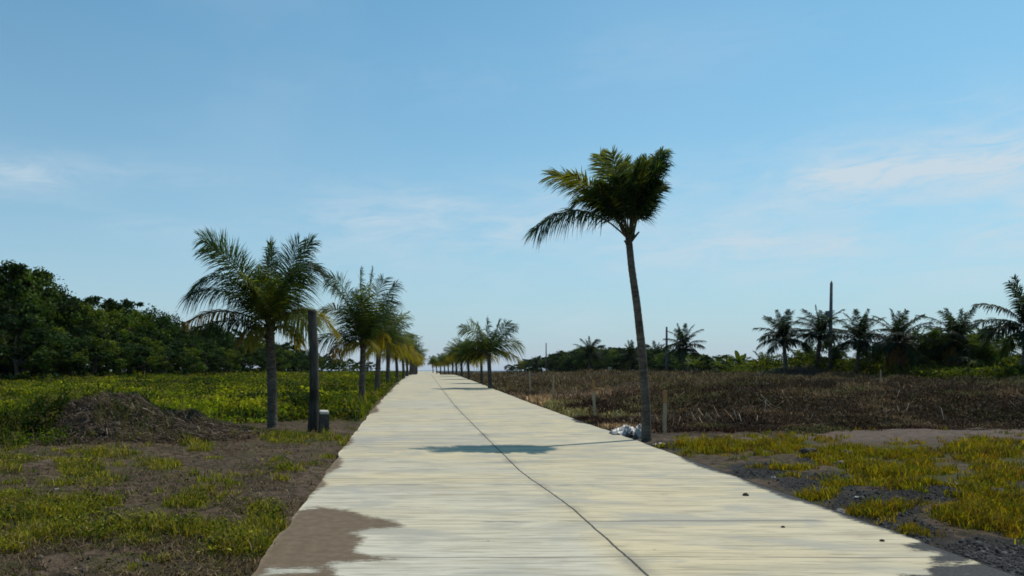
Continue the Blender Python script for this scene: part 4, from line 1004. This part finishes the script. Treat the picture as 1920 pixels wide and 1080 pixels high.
# ------------------------------------------------------------------ banana plants
def build_bananas():
    rs = np.random.default_rng(77)
    root = empty('banana_plant', (0, 0, 0))
    mb = MB(); tube(mb, [(0, 0, -.1), (.02, 0, .6), (0, .02, 1.2)], [.13, .11, .07], 8, (.16, .15, .05)); mb.build('stem', M['banana'], root, True)
    for i in range(9):
        az = i * 2.4; el = 1.3 - i * .13; l = rs.uniform(1.4, 1.9); h = np.array([math.cos(az), math.sin(az), 0])
        b = np.array([0, 0, 1.1 + rs.uniform(0, .15)]); c = b + (h * math.cos(el) + np.array([0, 0, math.sin(el)])) * l * .6; t = b + h * l * (.5 + .04 * i) + np.array([0, 0, l * (.75 - .1 * i)])
        s = np.linspace(0, 1, 9); p = ((1 - s) ** 2)[:, None] * b + (2 * s * (1 - s))[:, None] * c + (s ** 2)[:, None] * t
        sd = np.array([-h[1], h[0], 0]); w = .26 * np.sin(PI * np.clip(s * .86 + .12, 0, 1)) ** .7
        up = np.array([0, 0, .09])
        V = np.concatenate([p - sd * w[:, None] + up, p, p + sd * w[:, None] + up]); k = np.arange(8)
        q = np.concatenate([np.stack([k, k + 1, k + 10, k + 9], -1), np.stack([k + 9, k + 10, k + 19, k + 18], -1)])
        m2 = MB(); m2.add(V, [q], np.array([.06, .085, .014]) * rs.uniform(.6, 1.4)); m2.build('leaf', M['banana'], root)
    for i, px in enumerate([1296, 1312, 1326, 1339, 1353, 1366, 1378, 1392, 1405, 1418, 1303, 1346, 1385, 1412]):
        o = root if i == 0 else copy_tree(root)
        Y = 96 + (i * 37 % 11) - (8 if i > 9 else 0); o.location = at(px, Y); o.rotation_euler = (0, 0, i * 1.9); s = [1.1, .75, 1.25, .9, .65][i % 5] * .86; o.scale = (s, s, s)
        tag(o, 'broad-leaved bright green banana plant in the row right of the isolated far palm', 'banana plant', 'banana plants beyond the burnt field')

# ------------------------------------------------------------------ posts, poles, stakes, litter
def build_things():
    rs = np.random.default_rng(5)
    # round post
    x, y, z = at(587, 18.9)
    root = empty('wooden_post', (x, y, z)); tag(root, 'tall bare round post with flat top between the first two left palms', 'post')
    hgt = EYE - (582 - PY0) * 18.9 / F - z
    mb = MB(); s = np.linspace(-.1, hgt, 46)
    r = np.interp(s, [0, .5, hgt], [.135, .118, .100]) * (1 + rs.normal(0, .012, len(s)) + .02 * (np.arange(len(s)) % 3 == 0))
    cx = -.004 * s + .03 * np.sin(s * 1.2)
    tube(mb, np.stack([cx, 0 * s, s], -1), r, 16, None)
    c = .7 + .6 * vnoise(s * 2.2, 0 * s, 8); c[(s > .75) & (s < 1.0)] *= .55; c[s > hgt - .12] *= .7
    mb.C[0] = np.concatenate([np.repeat(np.repeat(c[:, None], 3, 1), 16, 0), [[.8] * 3, [.5] * 3]])
    mb.build('shaft', M['post'], root, True)
    # short concrete marker
    x, y, z = at(607, 18.7)
    root = empty('concrete_marker', (x, y, z), .25); root.rotation_euler = (.20, .03, .25); tag(root, 'short grey concrete block with whitish top leaning by the round post', 'marker')
    def block(w, d, z0, z1, top=.9, ox=0):
        bm = bmesh.new(); bmesh.ops.create_cube(bm, size=1)
        for v in bm.verts:
            k = top if v.co.z > 0 else 1
            v.co = Vector((v.co.x * w * k + (ox if v.co.z > 0 else 0), v.co.y * d * k, z0 if v.co.z < 0 else z1))
        bmesh.ops.bevel(bm, geom=bm.edges[:], offset=.012, segments=2, affect='EDGES')
        return bm
    def link(bm, name, mat, parent):
        me = bpy.data.meshes.new(name); bm.to_mesh(me); bm.free(); me.materials.append(mat)
        o = bpy.data.objects.new(name, me); COL.objects.link(o); o.parent = parent; return o
    link(block(.24, .22, -.1, .46, .88, -.02), 'body', M['block'], root)
    link(block(.215, .20, .463, .525, .95), 'cap', M['blocktop'], root).location = (-.02, 0, 0)
    # survey stakes
    def stake(px, Y, h, w, lab, tip, rz=.3, tilt=0):
        x, y, z = at(px, Y)
        r = empty('wooden_stake', (x, y, z), rz); r.rotation_euler = (tilt, tilt * .6, rz)
        tag(r, lab, 'stake', 'wooden survey stakes in the burnt field')
        link(block(w, w * .45, -.15, h * (.70 if tip else 1), 1.0), 'shaft', M['stake'], r)
        if tip: link(block(w * 1.05, w * .5, h * .70 + .002, h, .96), 'painted_tip', M['paint'], r)
    stake(1246, 18.9, 1.0, .09, 'orange-tipped wooden stake just right of the tall leaning palm', True, .1, .02)
    stake(1115, 23.6, 1.12, .085, 'orange-tipped wooden stake left of the tall leaning palm, nearest of the left ones', True, .2, -.03)
    stake(1037, 32.0, 1.15, .075, 'pale thin stake second from the road in the burnt field', False, .2, .02)
    stake(994, 39.0, 1.2, .08, 'pale thin stake closest to the road and farthest away', False, .2, -.02)
    stake(1650, 34.6, .90, .065, 'lone pale stake far right in the burnt field below the skirted palm', False, .1, .03)
    # poles
    def pole(px, Y, top, r0, lab, lean=0, arm=True):
        x, y, z = at(px, Y); h = EYE + (PY0 - top) * Y / F - z
        r = empty('utility_pole', (x, y, z)); r.rotation_euler = (0, lean, 0); tag(r, lab, 'utility pole', 'utility poles')
        mb = MB(); tube(mb, [(0, 0, -.3), (0, 0, h * .5), (0, 0, h)], [r0, r0 * .85, r0 * .65], 12); mb.build('shaft', M['pole'], r, True)
        if arm:
            mb = MB(); tube(mb, [(-r0 * .8, 0, h * .64), (-r0 * 2.2, 0, h * .645), (-r0 * 2.9, 0, h * .665)], [.05, .05, .04], 6); tube(mb, [(-r0 * 2.2, 0, h * .63), (-r0 * 2.2, 0, h * .675)], [.10, .10], 8)
            mb.build('bracket', M['metal'], r)
            mb = MB(); tube(mb, [(0, 0, h - .02), (0, 0, h + .1), (0, 0, h + .16)], [r0 * .30, r0 * .34, r0 * .1], 8); mb.build('cap', M['metal'], r)
    pole(1556, 65, 530, .16, 'tall bare utility pole rising above the right palms', .018)
    pole(1250, 112, 613, .20, 'thin dark pole beside the isolated far palm', 0, False)
    pole(1024, 190, 643, .17, 'faint thin pole over the left end of the far tree line', 0, False)
    # litter
    def sheet(name, px, Y, w, d, h, seed, lab, cat, rz, grp=None):
        x, y, z = at(px, Y)
        nx, ny = 26, 18
        U, V_ = np.meshgrid(np.linspace(-1, 1, nx), np.linspace(-1, 1, ny))
        r = np.abs(vnoise(U * 2.2 + 9, V_ * 2.2, seed) - .5) * 2; r2 = np.abs(vnoise(U * 5 + 3, V_ * 5, seed + 4) - .5) * 2
        Z = h * (1 - .75 * (U ** 2 + V_ ** 2) * .5) * (.15 + 1.0 * (1 - r) ** 1.6) * (.85 + .2 * r2) - .05 * (r > .75)
        X = U * w * (1 + .3 * (vnoise(U * 3, V_ * 3, seed + 7) - .5)); Y_ = V_ * d * (1 + .4 * (vnoise(U * 3, V_ * 3, seed + 8) - .5)) 
        Vv = np.stack([X, Y_, Z], -1).reshape(-1, 3)
        i = np.arange(ny - 1)[:, None] * nx + np.arange(nx - 1)[None]
        q = np.stack([i, i + 1, i + nx + 1, i + nx], -1).reshape(-1, 4)
        o = mesh_np(name, Vv, [q], None, M['plastic'], None, True)
        md = o.modifiers.new('thick', 'SOLIDIFY'); md.thickness = .006
        o.location = (x, y, z); o.rotation_euler = (0, 0, rz); tag(o, lab, cat, grp)
    sheet('plastic_sheet', 1172, 18.1, .34, .2, .26, 3, 'crumpled white plastic heap by the road edge left of the leaning palm', 'plastic litter', .2)
    sheet('plastic_bag', 1199, 17.7, .14, .10, .30, 13, 'white plastic bag propped against the base of the leaning palm', 'plastic litter', .6)
    sheet('plastic_scrap', 1236, 16.2, .11, .08, .05, 23, 'flat white plastic scrap at the road edge right of the leaning palm', 'plastic litter', .1)
    sheet('plastic_bottle_scrap', 1786, 10.15, .13, .05, .10, 33, 'twisted white plastic litter lying on the gravel heap at right', 'plastic litter', .5)
    sheet('plastic_scrap', 1577, 13.3, .04, .03, .05, 43, 'small white scrap beside dark clods in the yellow grass', 'plastic litter', .8)
    sheet('plastic_scrap', 1450, 11.6, .03, .02, .02, 53, 'small white scrap on dark gravel near the road edge', 'plastic litter', .2)
    sheet('plastic_scrap', 1607, 9.5, .035, .02, .015, 63, 'flat pale scrap at the gravel edge below the grass clump', 'plastic litter', .2)
    sheet('plastic_scrap', 108, 10.6, .04, .025, .02, 73, 'small pale scrap on the bare soil left of the road', 'plastic litter', .2)
    def rock(px, Y, s, seed, lab, c=(.7, .7, .7), zoff=0, onroad=False):
        rr = random.Random(seed)
        bm = bmesh.new(); bmesh.ops.create_icosphere(bm, subdivisions=3, radius=1)
        for v in bm.verts:
            k = 1 + .55 * (float(vnoise(v.co.x * 1.7 + seed, v.co.y * 1.7 + v.co.z * 2.1, seed)) - .5) + .2 * (float(vnoise(v.co.x * 5, v.co.y * 5 + v.co.z * 4, seed + 1)) - .5)
            v.co = Vector((v.co.x * s * k * 1.2, v.co.y * s * k, v.co.z * s * k * .7))
        me = bpy.data.meshes.new('rock'); bm.to_mesh(me); bm.free(); me.materials.append(M['stone'])
        a = me.color_attributes.new('Col', 'FLOAT_COLOR', 'POINT'); a.data.foreach_set('color', np.tile([*c, 1], len(me.vertices)).astype(np.float32))
        o = bpy.data.objects.new('rock', me); COL.objects.link(o)
        x, y, z = at(px, Y)
        if onroad: z = float(zroad(y))
        o.location = (x, y, z + s * .25); o.rotation_euler = (0, 0, rr.uniform(0, 6)); tag(o, lab, 'rock')
    rock(1515, 14.6, .15, 1, 'dark clod in the yellow grass, left of the pair', (.45, .43, .42))
    rock(1588, 14.4, .13, 2, 'dark clod in the yellow grass beside a white scrap', (.45, .43, .42))
    rock(1398, 9.85, .032, 3, 'small dark stone lying on the right lane of the road', (.5, .42, .36), 0, True)
    rock(1468, 7.95, .018, 4, 'tiny dark pebble on the right lane nearer the camera', (.5, .42, .36), 0, True)
    rock(1654, 7.35, .02, 5, 'tiny dark pebble by the soil spill at the right road edge', (.5, .42, .36), 0, True)
    rock(1575, 9.0, .06, 6, 'pale grey stone at the road edge beside the gravel', (1.5, 1.5, 1.5))
    rock(1725, 10.2, .09, 7, 'dark rock at the foot of the gravel heap', (.6, .6, .62))
    rock(1870, 9.6, .10, 8, 'dark rock on the right end of the gravel heap', (.6, .6, .62))

# ------------------------------------------------------------------ sky, sun, camera
SKYTINT = (.64, 1.26, 1.27); HAZEC = (4.65, 5.2, 6.45)
def build_world():
    w = bpy.data.worlds.new('World'); scn.world = w; w.use_nodes = True
    nt = w.node_tree; nt.nodes.clear()
    out = nt.nodes.new('ShaderNodeOutputWorld'); bg = nt.nodes.new('ShaderNodeBackground'); bg.inputs['Strength'].default_value = .10
    sky = nt.nodes.new('ShaderNodeTexSky'); sky.sky_type = 'NISHITA'; sky.sun_disc = False
    sky.sun_elevation = R(SUN_EL); sky.sun_rotation = R(SUN_AZ); sky.altitude = 0; sky.air_density = 1.0; sky.dust_density = .4; sky.ozone_density = 1.0
    tc = nt.nodes.new('ShaderNodeTexCoord'); g = tc.outputs['Generated']
    sx = nt.nodes.new('ShaderNodeSeparateXYZ'); L(nt, g, sx.inputs[0])
    az = math_(nt, 'ARCTAN2', sx.outputs['X'], sx.outputs['Y']); el = math_(nt, 'ARCSINE', sx.outputs['Z'])
    cb = nt.nodes.new('ShaderNodeCombineXYZ'); L(nt, az, cb.inputs[0]); L(nt, el, cb.inputs[1])
    v = cb.outputs[0]
    rot = nt.nodes.new('ShaderNodeMapping'); rot.inputs['Rotation'].default_value = (0, 0, R(-9)); rot.inputs['Scale'].default_value = (3.2, 9, 1); L(nt, v, rot.inputs['Vector'])
    n1 = noise(nt, rot.outputs[0], 1.5, 6, .6, .5)
    n2 = noise(nt, mapped(nt, v, (2.2, 4.5, 1), (4, 2, 0)), 1.0, 4, .5, .3)
    tot = None
    for px, py, rx, ry, a in [(810, 415, 250, 62, 1.0), (1780, 280, 300, 60, .65), (1600, 330, 200, 22, .7), (1860, 380, 260, 130, .6), (40, 335, 120, 34, .7), (1450, 440, 420, 90, .5), (1150, 500, 600, 80, .4), (290, 320, 200, 30, .3), (300, 430, 140, 25, .25), (1090, 612, 60, 18, .5), (1050, 130, 500, 60, .15)]:
        d = Vector((px - PX0, F, PY0 - py)).normalized(); a0 = math.atan2(d.x, d.y); e0 = math.asin(d.z)
        dx = math_(nt, 'MULTIPLY', math_(nt, 'SUBTRACT', az, a0), F / rx); dy = math_(nt, 'MULTIPLY', math_(nt, 'SUBTRACT', el, e0), F / ry)
        q = math_(nt, 'ADD', math_(nt, 'MULTIPLY', dx, dx), math_(nt, 'MULTIPLY', dy, dy))
        e = math_(nt, 'MULTIPLY', math_(nt, 'EXPONENT', math_(nt, 'MULTIPLY', q, -1.0)), a)
        tot = e if tot is None else math_(nt, 'ADD', tot, e)
    n3 = noise(nt, mapped(nt, rot.outputs[0], (2.2, 3.4, 1)), 1.5, 7, .7, .8)
    wisp = math_(nt, 'MULTIPLY', math_(nt, 'MULTIPLY', ramp(nt, n1, .22, .70), ramp(nt, n3, .22, .68)), tot)
    gen = math_(nt, 'MULTIPLY', ramp(nt, n2, .45, .8), .16)
    f = math_(nt, 'ADD', wisp, gen, True)
    base = mixc(nt, 1.0, sky.outputs[0], SKYTINT, 'MULTIPLY')
    hz = math_(nt, 'MULTIPLY', math_(nt, 'EXPONENT', math_(nt, 'MULTIPLY', math_(nt, 'MAXIMUM', el, 0.0), -4.6)), .92)
    base = mixc(nt, hz, base, HAZEC)
    c = mixc(nt, f, base, (5.7, 6.9, 7.8))
    L(nt, c, bg.inputs['Color']); L(nt, bg.outputs[0], out.inputs[0])
    s = bpy.data.lights.new('Sun', 'SUN'); s.energy = 3.8; s.angle = R(.5); s.color = (1, .93, .80)
    o = bpy.data.objects.new('Sun', s); COL.objects.link(o)
    d = Vector((math.cos(R(SUN_EL)) * math.sin(R(SUN_AZ)), math.cos(R(SUN_EL)) * math.cos(R(SUN_AZ)), math.sin(R(SUN_EL))))
    o.rotation_euler = d.to_track_quat('Z', 'Y').to_euler(); o.location = (20, 20, 40)
def build_haze():
    m, nt, out = newmat('haze_air')
    v = nt.nodes.new('ShaderNodeVolumePrincipled'); v.inputs['Color'].default_value = (.80, .90, 1, 1); v.inputs['Density'].default_value = .00004; v.inputs['Anisotropy'].default_value = .2
    L(nt, v.outputs[0], out.inputs['Volume'])
    mb = MB(); x0, x1, y0, y1, z0, z1 = -15000, 15000, -500, 15000, -14, 26
    mb.add([(x0, y0, z0), (x1, y0, z0), (x1, y1, z0), (x0, y1, z0), (x0, y0, z1), (x1, y0, z1), (x1, y1, z1), (x0, y1, z1)],
           [[(0, 3, 2, 1), (4, 5, 6, 7), (0, 1, 5, 4), (1, 2, 6, 5), (2, 3, 7, 6), (3, 0, 4, 7)]])
    tag(mb.build('haze', m), 'thin pale haze over the fields', 'haze', kind='stuff')
def build_camera():
    c = bpy.data.cameras.new('Camera'); o = bpy.data.objects.new('Camera', c); COL.objects.link(o)
    o.location = (0, 0, EYE); o.rotation_euler = (PI / 2, 0, 0)
    c.sensor_width = 36; c.lens = 36 * F / 1920; c.shift_x = (960 - PX0) / 1920; c.shift_y = (PY0 - 540) / 1920
    c.clip_end = 30000; c.clip_start = .05
    scn.camera = o

build_world(); build_camera(); build_ground(); build_sea(); build_road(); build_mound(); build_grass()
build_palms(); build_trees(); build_bananas(); build_things(); build_haze()
scn.view_settings.view_transform = 'Standard'; scn.view_settings.look = 'None'; scn.view_settings.exposure = 0; scn.view_settings.gamma = 1
scn.cycles.filter_width = 1.7
